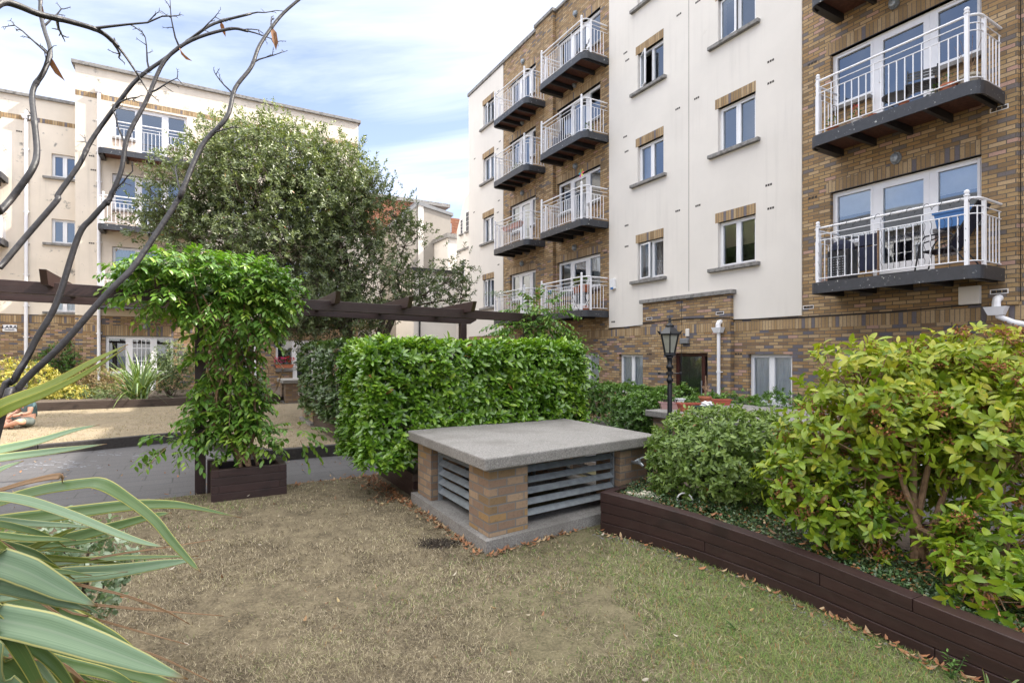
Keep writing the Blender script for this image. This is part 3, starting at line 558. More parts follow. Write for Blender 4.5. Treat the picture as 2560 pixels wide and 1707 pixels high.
# side wall faces -x (the garden); local y = depth along the old street
ht = [(0, 9.9), (2.4, 9.9), (3.0, 9.75), (4.0, 8.2)]
hs = [(.0, 4.0, -.5, 8.2)]
sh = [(1.75, 2.3, 7.95, 9.15), (2.95, 3.4, 7.9, 8.1), (3.1, 3.6, 5.4, 6.5)]
m.add([(W0, 0, -.5), (W0, 4, -.5), (W0, 4, 8.2), (W0, 3.0, 9.75), (W0, 2.4, 9.95), (W0, 0, 9.95), (W0 + 4, 0, -.5), (W0 + 4, 4, -.5), (W0 + 4, 4, 8.2), (W0 + 4, 3.0, 9.75), (W0 + 4, 2.4, 9.95), (W0 + 4, 0, 9.95)],
      [(5, 4, 3, 2, 1, 0), (6, 7, 8, 9, 10, 11), (1, 2, 8, 7), (2, 3, 9, 8), (3, 4, 10, 9), (4, 5, 11, 10), (0, 6, 11, 5)]); m.build('wall', 'cream', g)
for (y0, y1, z0, z1) in ((2.42, 2.82, 7.95, 9.0), (3.2, 3.5, 7.95, 8.75), (3.0, 3.35, 5.5, 6.6)):
    k = MB(); k.box(W0 - .02, W0 + .02, y0, y1, z0, z1); wo = k.build('sash_window', 'upvc', g); pn = MB()
    for i in range(2):
        for j in range(4):
            a = y0 + .03 + (y1 - y0 - .06) * i / 2; b = y0 + .03 + (y1 - y0 - .06) * (i + 1) / 2 - .015; c = z0 + .04 + (z1 - z0 - .08) * j / 4; d_ = z0 + .04 + (z1 - z0 - .08) * (j + 1) / 4 - .02
            pn.add([(W0 - .024, a, c), (W0 - .024, b, c), (W0 - .024, b, d_), (W0 - .024, a, d_)], [(3, 2, 1, 0)])
    pn.build('pane', 'dark_room', wo); MB().box(W0 - .1, W0, y0 - .06, y1 + .06, z0 - .08, z0).build('sill', 'coping', wo)
MB().box(W0 - .06, W0, .2, 3.9, 7.05, 7.15).build('string_course', 'coping', g)
cb = MB(); cb.box(12.0, 12.75, 5.2, 8, -.5, 8.1); cb.build('corner_block', 'cream', g); MB().box(11.9, 12.85, 5.1, 8, 8.1, 8.35).build('block_coping', 'coping', g)
MB().box(9.6, 12.0, 4.1, 7, -.5, 5.9).build('low_extension', 'cream', g); MB().box(9.45, 12.0, 3.9, 7, 5.9, 6.08).build('gutter', 'joist', g); MB().tube([(9.9, 4.02, 5.9), (9.9, 4.02, 0)], .05, 8).build('downpipe', 'joist', g)
# terrace behind the camera that the panes mirror
ob = thing('terrace_building', 'pitched slate-roofed terrace on the far side of the garden, mirrored in the window panes', 'building', P(0, -13), R(-60))
wall(-24, 12, -.5, 8.9, 0, -.3, []).build('wall', 'cream', ob); MB().box(-24, 12, -6, -.3, -.5, 8.9).build('rear_block', 'dark_room', ob); MB().box(-24, 12, .002, .06, -.5, 2.6).build('brick_base', 'brick', ob)
m = MB(); m.add([(-24.2, .4, 8.8), (12.2, .4, 8.8), (12.2, -4, 11.0), (-24.2, -4, 11.0), (-24.2, -8, 8.8), (12.2, -8, 8.8)], [(0, 1, 2, 3), (3, 2, 5, 4), (0, 3, 4), (1, 5, 2)]); m.build('roof', 'slate', ob)
MB().box(-24.2, 12.2, .38, .5, 8.7, 8.9).build('gutter', 'upvc', ob)
for k in range(9):
    for z in (3.3, 6.1):
        x = -22.5 + k * 3.8; w_ = MB(); w_.box(x, x + 1.9, .003, .05, z, z + 1.7); wo = w_.build('window', 'upvc', ob); MB().box(x + .1, x + .9, .05, .056, z + .1, z + 1.6).build('pane', 'dark_room', wo); MB().box(x + 1.0, x + 1.8, .05, .056, z + .1, z + 1.6).build('pane', 'dark_room', wo)
# ---------------------------------------------------------------- ground, paths, lawns
def groundmat(name, straw, green, dirt, gx=True):
    m, nt, b, o, v = newmat(name)
    s = N(nt, 'ShaderNodeSeparateXYZ'); L(nt, v, s.inputs[0])
    n1 = noise(nt, v, 1.1, 5, 0.6); n2 = noise(nt, v, 9, 5, 0.7); n3 = noise(nt, v, 55, 4, 0.75)
    base = mix(nt, straw, dirt, ramp(nt, [(0.35, (0, 0, 0)), (0.7, (1, 1, 1))], n2).outputs[0])
    n4 = noise(nt, v, 3.2, 6, 0.72); base = mix(nt, base, tuple(x * .55 for x in dirt), mth(nt, 'MULTIPLY', ramp(nt, [(0.48, (0, 0, 0)), (0.66, (1, 1, 1))], n4).outputs[0], 0.75 if gx else 0.25))
    base = mix(nt, base, tuple(x * 1.7 for x in straw), mth(nt, 'MULTIPLY', ramp(nt, [(0.45, (0, 0, 0)), (0.75, (1, 1, 1))], n3).outputs[0], 0.6))
    gr = mth(nt, 'MULTIPLY_ADD', n1, 0.9, -0.35)
    if gx: gr = mth(nt, 'ADD', gr, mth(nt, 'MULTIPLY', s.outputs[0], 0.22))
    cl_ = N(nt, 'ShaderNodeClamp'); L(nt, gr, cl_.inputs[0]); cl_.inputs['Max'].default_value = 0.75 if gx else 0.25
    base = mix(nt, base, green, cl_.outputs[0])
    L(nt, base, b.inputs['Base Color']); b.inputs['Roughness'].default_value = 0.95; b.inputs['Specular IOR Level'].default_value = 0.1
    bump(nt, b, n3, 0.7, 0.02); return m
M['lawn'] = groundmat('dry_lawn', (0.195, 0.162, 0.105), (0.10, 0.12, 0.042), (0.09, 0.072, 0.050))
M['far_lawn'] = groundmat('parched_lawn', (0.26, 0.215, 0.155), (0.15, 0.14, 0.08), (0.17, 0.135, 0.095), False)
def pavemat():
    m, nt, b, o, v = newmat('dark_imprinted_paving')
    br = N(nt, 'ShaderNodeTexBrick'); L(nt, v, br.inputs['Vector']); br.inputs['Scale'].default_value = 1; br.inputs['Brick Width'].default_value = .62; br.inputs['Row Height'].default_value = .31; br.inputs['Mortar Size'].default_value = .009
    br.inputs['Color1'].default_value = (0.062, 0.060, 0.065, 1); br.inputs['Color2'].default_value = (0.074, 0.072, 0.077, 1); br.inputs['Mortar'].default_value = (0.022, 0.021, 0.023, 1)
    n1 = noise(nt, v, 1.2, 5, 0.65); n2 = noise(nt, v, 40, 4, 0.7)
    col = mix(nt, br.outputs[0], (0.06, 0.058, 0.06), ramp(nt, [(0.4, (0, 0, 0)), (0.7, (.8, .8, .8))], n1).outputs[0])
    col = mix(nt, col, (0.20, 0.19, 0.19), mth(nt, 'MULTIPLY', ramp(nt, [(0.5, (0, 0, 0)), (0.8, (1, 1, 1))], n2).outputs[0], 0.35))
    L(nt, col, b.inputs['Base Color']); b.inputs['Roughness'].default_value = 0.62
    bump(nt, b, mth(nt, 'SUBTRACT', n2, br.outputs['Fac']), 0.35, 0.01); return m
M['paving'] = pavemat()
M['gravel'] = simple('grey_grit', (0.14, 0.13, 0.125), 0.9, var=0.6, scale=45, bmp=0.8, bscale=60)
def abpoly(pts, z0, z1, name, m, kind='structure', label=None):
    q = [P(a, b) for a, b in pts]; o = MB().prism([(p.x, p.y) for p in q], z0, z1).build(name, m); o['kind'] = kind; return o
gm = MB().add([(-400, -400, -.46), (400, -400, -.46), (400, 400, -.46), (-400, 400, -.46)], [(0, 1, 2, 3)]).build('ground', 'paving'); gm['kind'] = 'structure'
abpoly([(-9, -12), (7.13, -12), (7.13, 2.02), (5.9, 5.05), (-9, 5.05)], -.45, 0, 'lawn', 'lawn')
abpoly([(5.9, 2.02), (7.13, 2.02), (7.13, 5.05), (5.9, 5.05)], -.45, -.006, 'planting_bed', 'soil')
pth = MB(); pth.prism([(-12, 7.13), (5.05, 7.13), (5.05, 8.9), (.9, 8.9), (-.2, 11.75), (-.46, 11.75), (-2.26, 11.25), (-4, 11.05), (-12, 10.5)], -.44, -.025); pth = pth.build('path', 'paving', loc=(0, 0, 0)); pth.rotation_euler = (0, 0, R(30)); pth['kind'] = 'structure'
FL = [(10.55, -12), (11.15, -4), (11.35, -2.26), (11.87, -.46), (11.85, -.2), (9.02, .9), (9.02, 5.0), (18.5, 5.0), (18.5, -13)]
abpoly(FL, -.45, .1, 'lawn', 'far_lawn')
abpoly([(18.62, -13), (18.62, 9), (24.4, 9), (24.4, -13)], -.45, .24, 'planting_bed', 'soil')
# black timber kerb along the far side of the path
kp = [P(a, b) for a, b in ((10.5, -12), (11.08, -4), (11.29, -2.26), (11.8, -.46), (11.78, -.25), (8.94, .9), (8.94, 5.0))]
k = MB()
for p, q in zip(kp, kp[1:]): k.bar((p.x, p.y, .055), (q.x, q.y, .055), .12, .19)
k = k.build('timber_kerb', 'kerb_timber', bev=.01); tag(k, 'low black timber kerb edging the far lawn along the paved path', 'kerb')
# chalk scribbles on the path (flat marks on the surface)
rg = random.Random(5); ch = MB()
def chalk(u, v, n, s):
    for _ in range(n):
        uu, vv = u + rg.uniform(-1, 1) * s, v + rg.uniform(-.18, .18) * s; Y = 1.62 * 1350 / (vv - 885); X = (uu - 1280) / 1350 * Y
        a = rg.uniform(-.5, .5); l = rg.uniform(.02, .09); d = Vector((math.cos(a), math.sin(a), 0)) * l; w = Vector((-d.y, d.x, 0)).normalized() * .006; p = Vector((X, Y, -.021))
        ch.add([p - w, p + w, p + d + w, p + d - w], [(0, 1, 2, 3)])
for q in ((360, 1142, 16, 30), (270, 1132, 12, 30), (185, 1160, 30, 60), (60, 1165, 20, 50)): chalk(*q)
M['chalk'] = simple('chalk', (0.34, 0.36, 0.42), 0.95, var=0.2); c = ch.build('chalk_marks', 'chalk'); c['kind'] = 'stuff'; c['label'] = 'faint pale chalk scribbles on the dark paving'

# ---------------------------------------------------------------- brick vents with concrete slabs
def louvre(par, p, q, z0, z1, out, n=5):
    """louvre panel between two points; out = outward horizontal unit vector"""
    m = MB(); p, q, out = Vector(p), Vector(q), Vector(out); d = (q - p).normalized()
    for e in (p, q): m.bar(e + Vector((0, 0, z0)), e + Vector((0, 0, z1)), .05, .012, out.cross(Vector((0, 0, 1))))
    for i in range(n):
        z = z0 + .05 + (z1 - z0 - .08) * (i + .35) / n; c = (p + q) / 2 + Vector((0, 0, z + .02))
        m.obox(c, d * ((q - p).length / 2 - .004), (out * .026 + Vector((0, 0, -.021))), (out * .0022 + Vector((0, 0, .0022))))
    return m.build('louvre_panel', 'galv', par)
def vent(loc, rz, W, D, label, shear=0.0, zp=.1, zs=.67, th=.1, pw=.4, pd=.38, pier='pier_brick', group=None, louv=True, base=0.0):
    t = thing('garage_vent', label, 'vent', loc, rz, group)
    sh = lambda m: (setattr(m, 'v', [(x, y + shear * x, z) for x, y, z in m.v]), m)[1]
    ring = MB(); e = .06
    ring.box(-e, W + e, -e, .34, base - .3, zp); ring.box(-e, W + e, D - .34, D + e, base - .3, zp); ring.box(-e, .34, .34, D - .34, base - .3, zp); ring.box(W - .34, W + e, .34, D - .34, base - .3, zp)
    sh(ring).build('plinth', 'concrete', t)
    for x, y in ((0, 0), (W - pw, 0), (0, D - pd), (W - pw, D - pd)): sh(MB().box(x, x + pw, y, y + pd, zp, zs)).build('pier', pier, t, bev=.004)
    sh(MB().box(-.09, W + .09, -.09, D + .09, zs, zs + th)).build('slab', 'concrete', t, bev=.012)
    sh(MB().box(.34, W - .34, .34, D - .34, base - .28, base - .05)).build('shaft_floor', 'black_rubber', t)
    if louv:
        s = lambda x, y: (x, y + shear * x, 0)
        louvre(t, s(pw + .02, .1), s(W - pw - .02, .1), zp, zs - .01, (0, -1, 0)); louvre(t, s(.1, pd + .02), s(.1, D - pd - .02), zp, zs - .01, (-1, 0, 0))
        louvre(t, s(pw + .02, D - .1), s(W - pw - .02, D - .1), zp, zs - .01, (0, 1, 0)); louvre(t, s(W - .1, pd + .02), s(W - .1, D - pd - .02), zp, zs - .01, (1, 0, 0))
    return t
v1 = vent(P(3.91, 2.04), R(30), 1.95, 1.66, 'large brick vent with grey concrete slab top and galvanised louvres, nearest on the lawn', .11)
tp = MB(); tp.tube([(1.72, .19, .52), (1.72, .06, .52), (1.72, .03, .5)], .014, 8); tp.tube([(1.66, .09, .545), (1.78, .09, .575)], .009, 6); tp.lathe([(.016, 0), (.02, .02), (.012, .05)], 8, (1.72, .09, .52)); tp.build('tap', 'galv', v1)
vent(P(11.9, 2.04, .1), R(30), 1.9, 1.3, 'brick vent half hidden behind the dark laurel hedge across the path', 0, .06, .56, .1, louv=True)
vent(P(17.7, 2.25, .1), R(30), 2.1, 1.3, 'distant brick vent with pale slab below the window box of red flowers', 0, .02, .6, .11, pw=.62)
v4 = vent(P(4.05, 6.32, -.42), R(30), 2.0, 2.35, 'brick vent behind the lamp post, its slab crowded with plant troughs', 0, .06, 1.02, .1, pw=.5, pd=.5)

# ---------------------------------------------------------------- timber planters
def sleeper_box(name, label, loc, rz, W, D, h, th=.075, n=4, m='timber', my='timber_y', soil=True, cat='planter'):
    t = thing(name, label, cat, loc, rz); ch_ = h / n
    for k in range(n):
        z0, z1 = k * ch_ + (.002 if k else -.1), (k + 1) * ch_; o_ = th if k % 2 else 0
        MB().box(o_, W - o_, 0, th, z0, z1).build('sleeper', m, t, bev=.004); MB().box(o_, W - o_, D - th, D, z0, z1).build('sleeper', m, t, bev=.004)
        i_ = 0 if k % 2 else th; MB().box(0.001, th, i_, D - i_, z0, z1).build('sleeper', my, t, bev=.004); MB().box(W - th, W - .001, i_, D - i_, z0, z1).build('sleeper', my, t, bev=.004)
    if soil: MB().box(th * .9, W - th * .9, th * .9, D - th * .9, -.1, h - .08).build('soil', 'soil', t)
    return t
sleeper_box('timber_planter', 'square dark red-brown timber planter at the foot of the leafy climber', P(6.66, .1), R(30), .76, .56, .34)
sleeper_box('timber_planter', 'dark timber planter under the bright laurel hedge beside the near vent', P(5.78, 2.06), R(30), 2.4, 1.35, .26, n=3, m='old_timber', my='timber_y')
sleeper_box('timber_planter', 'weathered grey-brown timber planter under the shaded hedge beyond the path', P(9.35, 2.04, .1), R(30), 2.5, 2.4, .26, n=3, m='old_timber', my='old_timber')
sleeper_box('timber_planter', 'low dark planter holding the silver shrub beside the distant vent', P(17.75, .35, .1), R(30), 1.75, .9, .26, n=3, m='old_timber', my='old_timber')
fw = thing('timber_planter', 'long weathered timber wall holding the flower bed along the far lawn', 'planter', P(18.5, -4), R(30))
for k in range(3): MB().box(-9, 4.3, 0, .1, .1 + k * .075, .1 + k * .075 + .073).build('sleeper', 'old_timber', fw, bev=.004)
# long curving planter on the right
FRONT = [(.80, 4.876), (1.088, 4.60), (1.40, 4.24), (1.70, 3.80), (1.93, 3.38), (2.11, 2.99), (2.29, 2.62), (2.55, 2.10), (3.2, .85), (3.9, -.6)]
org = Vector((.80, 4.876, 0)); rz_ = R(-60); inv = Matrix.Rotation(-rz_, 3, 'Z')
tl = thing('timber_planter', 'long curving dark red-brown sleeper planter along the right side of the lawn', 'planter', org, rz_)
end = P(4.12, 4.0); bk = [P(4.2, 4.05), P(4.3, 4.95), P(0, 5.1), P(-2, 5.15)]
def ribbon_wall(pts, z0, z1, th, name, m, par, off=0.0, trim=0):
    q = [inv @ (Vector((*p[:2], 0)) - org) for p in pts]; vs = []; n = len(q)
    for i, p in enumerate(q):
        d = (q[min(i + 1, n - 1)] - q[max(i - 1, 0)]).normalized(); nrm = Vector((-d.y, d.x, 0)); A = p - nrm * off; B = p + nrm * (th)
        k_ = 1 - .24 * min(1, p.length / 3.0); vs += [(A.x, A.y, z0 * k_), (A.x, A.y, z1 * k_), (B.x, B.y, z1 * k_), (B.x, B.y, z0 * k_)]
    fs = [(0, 1, 2, 3), (4 * n - 4, 4 * n - 1, 4 * n - 2, 4 * n - 3)]
    for i in range(n - 1):
        k_ = 4 * i; l = k_ + 4; fs += [(k_, l, l + 1, k_ + 1), (k_ + 1, l + 1, l + 2, k_ + 2), (k_ + 2, l + 2, l + 3, k_ + 3), (k_ + 3, l + 3, l, k_)]
    return MB().add(vs, fs).build(name, m, par, bev=.004)
def dens(pts, n=6):
    out = []
    for p, q in zip(pts, pts[1:]):
        for i in range(n): out.append(tuple(p[j] + (q[j] - p[j]) * i / n for j in range(2)))
    return out + [tuple(pts[-1][:2])]
fd = dens(FRONT, 4); wv = random.Random(2)
cuts = [[0, 22, 36], [0, 9, 27, 36], [0, 16, 31, 36], [0, 21, 36]]
for k in range(4):
    for a, b in zip(cuts[k], cuts[k][1:]):
        seg = fd[a:b + 1]; d = Vector(seg[-1]) - Vector(seg[-2]); seg[-1] = (seg[-1][0] - d.x * .03, seg[-1][1] - d.y * .03)
        ribbon_wall(seg, k * .09 - (.12 if k == 0 else -.002), k * .09 + .088, .1, 'sleeper', 'timber', tl, off=wv.uniform(0, .006) + (.004 if k == 3 else 0))
ribbon_wall([tuple(end[:2]), (.86, 4.98), (.87, 4.92)], -.1, .352, .08, 'sleeper', 'timber', tl)
ribbon_wall([tuple(p[:2]) for p in bk[::-1]], -.5, .33, .08, 'sleeper', 'timber', tl)
sp = [inv @ (Vector((*p[:2], 0)) - org) for p in [(x + .07, y + .05) for x, y in FRONT] + [tuple(p[:2]) for p in bk[::-1]]]
MB().prism([(p.x, p.y) for p in sp], -.4, .19).build('soil', 'soil', tl)

# ---------------------------------------------------------------- pergola
pg = thing('pergola', 'dark red-brown timber pergola of two long beams with angled cross rafters over the path', 'pergola', P(7.3, 0), R(30))
dz = lambda x: -.018 * x
def shb(m): m.v = [(x, y, z + dz(x)) for x, y, z in m.v]; return m
shb(MB().box(-9, 4.75, -.035, .035, 2.19, 2.32)).build('beam', 'pergola_timber', pg, bev=.005)
m = MB(); m.v = []; x1 = 4.15; m.add([(-9, 1.115, 2.19), (x1 - .12, 1.115, 2.19), (x1, 1.115, 2.26), (x1, 1.115, 2.32), (-9, 1.115, 2.32), (-9, 1.185, 2.19), (x1 - .12, 1.185, 2.19), (x1, 1.185, 2.26), (x1, 1.185, 2.32), (-9, 1.185, 2.32)], [(0, 1, 2, 3, 4), (9, 8, 7, 6, 5), (0, 5, 6, 1), (1, 6, 7, 2), (2, 7, 8, 3), (3, 8, 9, 4), (4, 9, 5, 0)])
shb(m).build('beam', 'pergola_timber', pg, bev=.005)
for x in (3.4, 2.45, 1.5, .55, -.4, -1.35, -2.3, -3.25, -4.2):
    m = MB(); q = [(-.36, 2.415), (-.28, 2.27), (1.5, 2.27), (1.62, 2.415)]
    m.add([(x - .03, y, z) for y, z in q] + [(x + .03, y, z) for y, z in q], [(0, 1, 2, 3), (7, 6, 5, 4), (0, 4, 5, 1), (1, 5, 6, 2), (2, 6, 7, 3), (3, 7, 4, 0)])
    shb(m).build('rafter', 'pergola_timber_y', pg, bev=.004)
for x, y in ((.0, -.06), (4.5, -.0), (3.9, 1.15), (.0, 1.15), (-4.6, 0), (-4.6, 1.15)): MB().box(x - .055, x + .055, y - .055, y + .055, -.1, 2.19 + dz(x)).build('post', 'timber_z', pg, bev=.006)
MB().box(.07, .14, -.1, .02, -.1, .36).build('post_stub', 'timber_z', pg, bev=.005)

# ---------------------------------------------------------------- lamp post
lp = thing('lamp_post', 'black old-fashioned lamp post with tapered glass lantern in front of the entrance', 'street lamp', U(1674.5, 885, 7.7) * 1.0)
lp.location.z = -.45; m = MB(); m.lathe([(.07, 0), (.07, .12), (.045, .16), (.036, .3), (.034, 1.62), (.03, 1.64), (.046, 1.66), (.046, 1.70), (.03, 1.72), (.032, 1.83), (.05, 1.85), (.05, 1.88), (.034, 1.90), (.04, 1.99), (.055, 2.01)], 14)
m.build('column', 'lamp_black', lp, smooth=True)
m = MB(); m.tube([(-.155, 0, 1.775), (.155, 0, 1.775)], .009, 8); m.lathe([(.05, 1.755), (.05, 1.8)], 10); m.lathe([(.02, 0), (.02, .03), (.005, .035)], 8, (-.15, 0, 1.76)); m.lathe([(.02, 0), (.02, .03), (.005, .035)], 8, (.15, 0, 1.76)); m.build('ladder_bar', 'lamp_black', lp)
zb = 2.06; hb, htop, hz = .075, .135, .27; m = MB()
def hexp(r, z, n=6): return [(r * math.cos(2 * math.pi * i / n + .26), r * math.sin(2 * math.pi * i / n + .26), z) for i in range(n)]
b0, b1 = hexp(hb, zb), hexp(htop, zb + hz)
for i in range(6):
    m.bar(b0[i], b1[i], .018, .018); m.bar(b0[i], b0[(i + 1) % 6], .02, .022); m.bar(b1[i], b1[(i + 1) % 6], .022, .025)
m.lathe([(.04, 2.0), (.085, 2.04), (.08, 2.06)], 12)
r0, r1 = hexp(.165, zb + hz + .01), hexp(.055, zb + hz + .11); m.add(r0 + r1, [tuple(range(5, -1, -1)), tuple(range(6, 12))] + [(i, (i + 1) % 6, 6 + (i + 1) % 6, 6 + i) for i in range(6)])
for p in r0: m.add([(p[0] * 1.0, p[1] * 1.0, p[2] - .02), (p[0] * 1.22, p[1] * 1.22, p[2] + .045), (p[0] * .85, p[1] * .85, p[2] + .02), (p[0] * .95 - p[1] * .12, p[1] * .95 + p[0] * .12, p[2])], [(0, 1, 2), (0, 1, 3), (1, 2, 3), (0, 2, 3)])
m.lathe([(.06, zb + hz + .10), (.062, zb + hz + .13), (.03, zb + hz + .15), (.018, zb + hz + .175), (.028, zb + hz + .19), (.012, zb + hz + .205), (.022, zb + hz + .22), (.004, zb + hz + .27)], 10); m.build('lantern_frame', 'lamp_black', lp)
m = MB(); i0, i1 = hexp(hb * .93, zb + .005), hexp(htop * .95, zb + hz); m.add(i0 + i1, [(i, (i + 1) % 6, 6 + (i + 1) % 6, 6 + i) for i in range(6)]); m.build('lantern_glass', 'lantern_glass', lp)

# ---------------------------------------------------------------- pots and small things
def pot(name, label, cat, loc, r, h, m, rz=0, soil='soil', rim=True, group=None):
    t = MB().lathe([(r * .68, 0), (r * .93, h * .8), (r * (1.08 if rim else .95), h * .8), (r * (1.08 if rim else 1), h), (r * .9, h), (r * .86, h * .86)], 18).build(name, m, smooth=False, loc=loc); tag(t, label, cat, group)
    MB().lathe([(r * .88, h * .86), (r * .86, h * .87)], 14).build('soil', soil, t); return t
def trough(label, loc, rz, W, D, h, m, soil='soil', group=None):
    mb = MB(); a, b = .78, 1.0
    def ring(s, z, i=0): return [(-W / 2 * s + i, -D / 2 * s + i, z), (W / 2 * s - i, -D / 2 * s + i, z), (W / 2 * s - i, D / 2 * s - i, z), (-W / 2 * s + i, D / 2 * s - i, z)]
    rs = [ring(.82, 0), ring(.95, h * .82), ring(1.04, h * .83), ring(1.05, h), ring(1.0, h, .008), ring(.92, h * .7, .008)]
    vs = [p for r_ in rs for p in r_]; fs = [(3, 2, 1, 0)]
    for i in range(5):
        for j in range(4): fs.append((i * 4 + j, i * 4 + (j + 1) % 4, i * 4 + 4 + (j + 1) % 4, i * 4 + 4 + j))
    o = mb.add(vs, fs).build('plant_trough', m); o.location = loc; o.rotation_euler = (0, 0, rz); tag(o, label, 'trough', group)
    s = ring(.94, h * .75, .01); MB().add(s, [(0, 1, 2, 3)]).build('soil', soil, o); return o
zs4 = -.42 + 1.12
def on4(u, v): Y = (1.6 - zs4) * 1350 / (v - 885); return Vector(((u - 1280) / 1350 * Y, Y, zs4))
tr = trough('dusty pink plastic trough of shrivelled plants behind the lamp post', on4(1674, 1022), R(-4), .33, .15, .115, 'pink_plastic')
d = MB(); rg = random.Random(4)
for i in range(16): x, y = rg.uniform(-.13, .13), rg.uniform(-.05, .05); d.tube([(x, y, .08), (x + rg.uniform(-.02, .02), y, .13), (x + rg.uniform(-.03, .03), y, .16)], [.006, .004, .009], 5)
d.build('dead_plants', 'dark_twig', tr)
trough('white plastic trough lying behind the pink trough on the brick vent', on4(1685, 1010), R(6), .36, .14, .10, 'white_plastic')
trough('empty red-brown trough with flared rim between pink trough and green trough', on4(1722, 1027), R(8), .34, .17, .125, 'red_plastic')
trough('dark green plastic trough in front of the terracotta pot on the vent slab', on4(1765, 1030), R(4), .36, .15, .10, 'green_plastic')
trough('red-brown trough at the right end behind the white plastic bag', on4(1800, 1012), R(-4), .36, .15, .10, 'red_plastic')
pt = pot('plant_pot', 'terracotta pot with a dead staked plant standing over the troughs', 'plant pot', on4(1763, 1012) , .105, .15, 'terracotta')
d = MB(); d.box(.0, .018, -.005, .005, .1, .52)
for i in range(6):
    a = rg.uniform(0, 6.3); d.tube([(0, 0, .1), (.03 * math.cos(a), .03 * math.sin(a), .25), (.07 * math.cos(a), .07 * math.sin(a), rg.uniform(.3, .55))], [.006, .004, .002], 5)
    d.tube([(.03 * math.cos(a), .03 * math.sin(a), .25), (.09 * math.cos(a + .6), .05, .33)], [.003, .012], 5)
d.build('dead_plant', 'pale_stem', pt)
def crumple(name, label, cat, loc, r, m, seed, sz=(1, 1, .6)):
    bm = bmesh.new(); bmesh.ops.create_icosphere(bm, subdivisions=3, radius=r); rr_ = random.Random(seed); ph = [rr_.uniform(0, 9) for _ in range(6)]
    for v in bm.verts:
        k = 1 + .22 * math.sin(v.co.x / r * 5 + ph[0]) * math.sin(v.co.y / r * 4 + ph[1]) + .18 * math.sin(v.co.z / r * 7 + ph[2] + v.co.x / r * 6) + rr_.uniform(-.09, .09)
        v.co *= k; v.co.x *= sz[0]; v.co.y *= sz[1]; v.co.z = max(v.co.z * sz[2], -r * .3) + r * .3
    me = bpy.data.meshes.new(name); bm.to_mesh(me); bm.free(); me.materials.append(M[m]); o = bpy.data.objects.new(name, me); COL.objects.link(o); o.location = loc; return tag(o, label, cat)
crumple('plastic_bag', 'crumpled white plastic bag resting on the dark green trough', 'bag', on4(1768, 1030) + Vector((0, 0, .10)), .07, 'white_plastic', 3, (1.3, .9, .7))
crumple('sacking', 'crumpled pale sacking in the corner of the long planter beside the vent', 'sacking', Vector((1.18, 4.86, .27)), .11, 'burlap', 5, (1.4, 1, .5))
hp = MB(); hp.tube([(.062 * math.cos(a), 0, .062 * math.sin(a)) for a in [i * math.pi / 12 for i in range(25)]], .007, 8, cap=False)
hp = hp.build('plant_pot', 'white_plastic', loc=Vector((1.49, 4.66, .34))); hp.rotation_euler = (0, 0, R(-20)); tag(hp, 'white-rimmed flower pot tipped on its side at the foot of the round shrub', 'plant pot'); MB().add([(.06 * math.cos(i * .524), .01, .06 * math.sin(i * .524)) for i in range(12)] + [(.042 * math.cos(i * .524), .10, .042 * math.sin(i * .524)) for i in range(12)], [tuple(range(12, 24))] + [(i, (i + 1) % 12, 12 + (i + 1) % 12, 12 + i) for i in range(12)]).build('pot_body', 'terracotta', hp)
# balcony things: positions in the right block's frame
def RBp(x, y, z): return P(-x, 10.8 + y, z)
def leafy(parent, pts, mname, seed, n=40, s=.05):
    PEND.append((parent, pts, mname, seed, n, s))
PEND = []
zb2, zb1 = 5.64, 2.92
for i, (x, y, r, h, lab, m_) in enumerate([(-5.62, -.78, .09, .14, 'terracotta pot of green leaves at the left corner of the middle right-hand balcony', 'terracotta'), (-5.2, -.8, .085, .12, 'white and blue pot holding a bright red geranium behind the balcony rail', 'white_plastic'),
        (-4.93, -.8, .07, .09, 'low terracotta pot next to the red geranium pot', 'terracotta'), (-4.45, -.82, .07, .11, 'small terracotta pot alone at the middle of the flower balcony rail', 'terracotta'), (-3.85, -.8, .11, .14, 'wide terracotta bowl of weeds toward the right end of the flower balcony', 'terracotta'),
        (-4.05, -.78, .08, .07, 'grey-green bowl of straggly plants beside the terracotta bowl', 'green_plastic')]):
    p = pot('plant_pot', lab, 'plant pot', RBp(x, y, zb2 - .03), r, h, m_)
    if i in (0, 1, 4, 5): leafy(p, (0, 0, h + .06, r * 1.1), 'geranium_leaf', i, 45, .045)
    if i == 1: leafy(p, (0, 0, h + .17, .08), 'red_petal', 9, 60, .022)
pz = pot('plant_pot', 'pale stone pot with bare dry twigs in the right corner of the flower balcony', 'plant pot', RBp(-3.62, -.72, zb2 - .03), .12, .2, 'burlap'); d = MB()
for i in range(7): a = i * .9; d.tube([(0, 0, .18), (.06 * math.cos(a), .06 * math.sin(a), .4), (.2 * math.cos(a), .12 * math.sin(a), .55 + .04 * i)], [.006, .004, .002], 5)
d.build('dry_twigs', 'pale_stem', pz)
def fold_chair(label, loc, rz):
    t = thing('folding_chair', label, 'chair', loc, rz); m = MB()
    for x in (-.2, .2): m.tube([(x, -.2, 0), (x, .18, .8)], .011, 6); m.tube([(x, .2, 0), (x, -.2, .42)], .011, 6)
    m.build('frame', 'black_metal', t); s = MB()
    for k in range(6): s.box(-.2, .2, -.2 + k * .07, -.15 + k * .07, .415, .43)
    s.build('seat', 'black_metal', t); b = MB()
    for k in range(3): b.obox((0, .13 + k * .025, .62 + k * .06), (.2, 0, 0), (0, .01, .022), (0, .004, -.002))
    b.build('backrest', 'black_metal', t); return t
fold_chair('black folding slat chair on the balcony with the red geranium', RBp(-4.35, -.45, zb2 - .03), R(-40))
